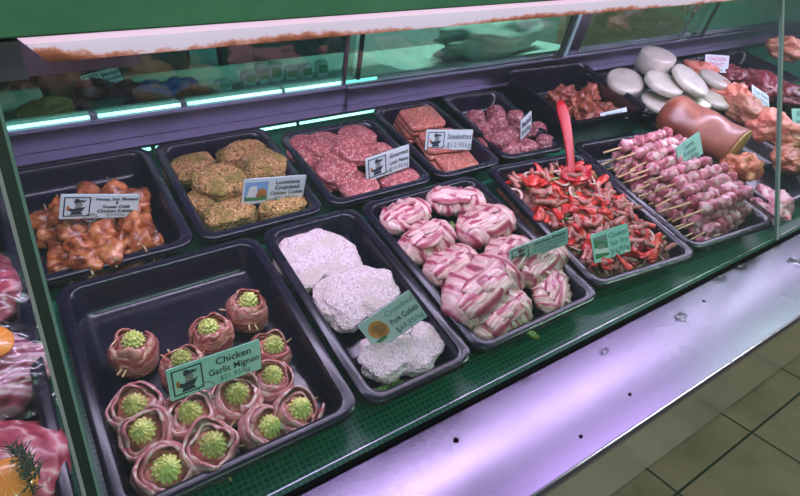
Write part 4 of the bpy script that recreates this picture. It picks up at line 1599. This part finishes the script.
FM = [(742, 168, .010, .052, .045, .036, 'orange_meat', 'orange glazed lump of meat in front of the brown joint'),
      (772, 205, -.02, .06, .05, .03, 'skewer_meat', 'pale wrapped cut at the front beside the glass joint'),
      (748, 112, .02, .075, .055, .04, 'tan_meat', 'tan fillet behind the brown joint, left of the glass joint'),
      (772, 128, .02, .07, .06, .045, 'salmon_meat', 'salmon-coloured fillet right beside the glass joint'),
      (790, 140, .0, .08, .06, .04, 'tan_meat', 'tan fillet seen just right of the glass joint'),
      (790, 160, -.01, .06, .05, .03, 'orange_meat', 'orange brown cut low beyond the glass joint'),
      (736, 96, .03, .055, .045, .032, 'salmon_meat', 'salmon pink lump right of the pale rounds'),
      (722, 92, .025, .045, .035, .028, 'salmon_meat', 'salmon pink lump touching the pale rounds'),
      (700, 70, .02, .06, .045, .025, 'salmon_meat', 'pink cut behind the pale rounds'),
      (735, 76, .01, .07, .05, .03, 'dark_meat', 'dark red cut behind the salmon lumps'),
      (763, 84, .01, .10, .07, .035, 'dark_meat', 'big dark red cut at the back right'),
      (790, 95, .0, .08, .06, .035, 'dark_meat', 'dark red cut beyond the glass joint'),
      (785, 49, .06, .075, .05, .04, 'tan_meat', 'tan piece at the back beyond the glass joint')]
for i, (px, py, z, rx, ry, rz, mt_, lb) in enumerate(FM):
    o = blob('meat_cut', mt_, None, rx=rx, ry=ry, rz=rz, amp=.2, freq=1.8, seed=320 + i, sub=5, fine=.10, ffreq=8)
    tag(o, lb, 'meat', None)
    deck(o, at(px, py, z), (0, 0, i * .7))

# ================================================================ LEFT SECTION
def cut(name, mat, label, px, py, z, rx, ry, rz, seed, rzz=0):
    o = blob(name, mat, None, rx=rx, ry=ry, rz=rz, amp=.14, freq=1.5, seed=seed, sub=5, fine=.05, ffreq=5)
    tag(o, label, 'meat')
    deck(o, (px, py, z), (0, 0, rzz))
    return o


cut('lamb_joint', 'raw_lamb', 'pink raw joint under film at the left edge, behind the pork belly', -.160, .755, -.012, .085, .080, .040, 401)
cut('pork_belly', 'belly', 'scored striped pork belly under film at the left edge', -.168, .600, -.012, .092, .072, .042, 402, .0)
cut('rib_rack', 'raw_lamb', 'raw joint topped with rosemary and an orange slice, at the bottom left', -.160, .435, -.012, .090, .082, .042, 403, .8)


def film(px, py, z, rx, ry, rz, seed, label):
    V, F = [], []
    n, m = 48, 40
    for i in range(n + 1):
        for j in range(m + 1):
            x, y = -1 + 2 * i / n, -1 + 2 * j / m
            r = math.sqrt(min(1, x * x + y * y))
            s = 1 + .10 * noise.noise(Vector((x * 3, y * 3, seed)))
            zz = rz * math.sqrt(max(0, 1 - min(1, (x * x + y * y) * .8))) + .008 * noise.noise(Vector((x * 5, y * 9, seed))) + .003 * noise.noise(Vector((x * 17, y * 11, seed)))
            V.append((x * rx * s, y * ry * s, zz))
    for i in range(n):
        for j in range(m):
            a = i * (m + 1) + j
            F.append((a, a + m + 1, a + m + 2, a + 1))
    o = mesh_obj('plastic_film', V, F, 'film')
    md = o.modifiers.new('thick', 'SOLIDIFY')
    md.thickness = .0006
    tag(o, label, 'film')
    deck(o, (px, py, z))


film(-.165, .755, -.018, .096, .088, .052, 1, 'crinkled clear film over the pink joint at the left edge')
film(-.168, .598, -.018, .103, .086, .056, 2, 'crinkled clear film over the striped pork belly at the left edge')


def orange(px, py, z, r, rot, label):
    t = empty('orange_slice', label, 'orange slice')
    v, f = loft([[Vector((r * s * math.cos(k * PI / 16), r * s * math.sin(k * PI / 16), h)) for k in range(32)] for s, h in ((.9, -.003), (1, -.002), (1, .002), (.93, .0028))])
    mesh_obj('rind', v, f, 'orange_rind', t)
    v, f = loft([[Vector((r * s * math.cos(k * PI / 16), r * s * math.sin(k * PI / 16), h)) for k in range(32)] for s, h in ((.90, .0029), (.88, .0036), (.3, .0037), (.02, .0037))])
    mesh_obj('flesh', v, f, 'orange_flesh', t)
    deck(t, at(px, py, z), rot)


orange(8, 484, .036, .028, (.25, .15, 0), 'orange slice lying on the rosemary joint at the bottom left')
orange(-8, 342, .040, .024, (.2, .3, 0), 'orange slice at the left edge on the striped pork belly')
t = empty('rosemary_sprig', 'dark rosemary sprig on the raw joint above the orange slice', 'rosemary')
rnd = random.Random(3)
for q in range(3):
    p0, p1 = at(12 + q * 6, 446 + q * 3, .036), at(34 + q * 3, 494 - q * 8, .030)
    tube('stem', [p0, (p0 + p1) / 2 + Vector((0, 0, .006)), p1], .0012, 'rosemary', t, 6)
    lst = []
    for k in range(34):
        u = k / 34
        c = p0.lerp(p1, u) + Vector((0, 0, .006 * (1 - (2 * u - 1) ** 2)))
        d = Vector((rnd.uniform(-1, 1), rnd.uniform(-1, 1), rnd.uniform(.0, .8))).normalized()
        lst.append(tube_vf([c, c + d * .007, c + d * .014], .0011, 5, .0004))
    v, f = merge_vf(lst)
    o = mesh_obj('needles', v, f, 'rosemary', t)
    o['kind'] = 'stuff'
t.matrix_world = DK

# ================================================================ CAMERA AND LIGHT
cd = bpy.data.cameras.new('camera')
cd.sensor_width = 36
cd.lens = FL / 800 * 36
cd.clip_start = .02
cam = bpy.data.objects.new('camera', cd)
COL.objects.link(cam)
cam.matrix_world = DK @ Matrix.Translation(EYE) @ RC.to_4x4()
SC.camera = cam

w = bpy.data.worlds.new('world')
w.use_nodes = True
w.node_tree.nodes['Background'].inputs[0].default_value = (.52, .66, .64, 1)
w.node_tree.nodes['Background'].inputs[1].default_value = .16
SC.world = w


def ceiling_lamp(x, y, mat, col, e, label, sx=1.5, sy=.07):
    t = empty('ceiling_light', label, 'ceiling light')
    box('housing', -sx / 2 - .03, sx / 2 + .03, -sy / 2 - .02, sy / 2 + .02, .012, .07, 'cream_plastic', t)
    box('diffuser', -sx / 2, sx / 2, -sy / 2, sy / 2, .0, .011, mat, t)
    t.matrix_world = Matrix.Translation((x, y, 2.75))
    l = bpy.data.lights.new('lamp', 'AREA')
    l.shape = 'RECTANGLE'
    l.size, l.size_y = sx, sy
    l.energy = e
    l.color = col
    lo = bpy.data.objects.new('lamp', l)
    COL.objects.link(lo)
    lo.location = (0, 0, -.01)
    lo.parent = t


PKC = (.74, .48, 1)
ceiling_lamp(1.96, 1.24, 'tube_ceil', PKC, 3.6, 'pinkish tube light above the rear of the counter, middle one of its row')
ceiling_lamp(4.2, 1.24, 'tube_ceil_green', (.6, 1, .85), 3.5, 'greenish tube light above the rear of the counter at the right')
ceiling_lamp(-.2, 1.24, 'tube_ceil', PKC, 3.6, 'pinkish tube light above the rear of the counter at the left')
ceiling_lamp(.55, .55, 'added_panel_violet', PKC, 4, 'added violet panel above the left half of the counter, tinting the tray rims', 1.4, .62)  # unseen violet panels added so the tray rims mirror a purple sheen
ceiling_lamp(2.15, .55, 'added_panel_violet', PKC, 4, 'added violet panel above the right half of the counter, tinting the tray rims', 1.4, .62)
ceiling_lamp(3.75, .55, 'added_panel_green', (.75, 1, .92), 4, 'added greenish panel beyond the right half of the counter, tinting the ledge', 1.4, .62)  # unseen panel added to pull the ledge from lavender to grey-green
ceiling_lamp(2.9, -.7, 'tube_ceil_green', (.85, 1, .80), 34, 'greenish tube light above the shop floor')
ceiling_lamp(.2, -1.5, 'tube_ceil_green', (.85, 1, .88), 26, 'added greenish fill light above the shop floor at the left, for the green board front')  # unseen lamp added to light the front of the green board
ceiling_lamp(2.3, 1.85, 'tube_ceil_green', (.88, 1, .95), 55, 'added greenish fill light above the work table, brightening the back room')  # unseen lamp added to brighten everything behind the rear glass
struct(box('ceiling', -4, 6, -3, 2.7, 2.85, 2.9, 'ceiling_paint'))
SC.cycles.use_denoising = True
SC.cycles.max_bounces = 8
SC.cycles.transparent_max_bounces = 16
SC.cycles.sample_clamp_indirect = 4
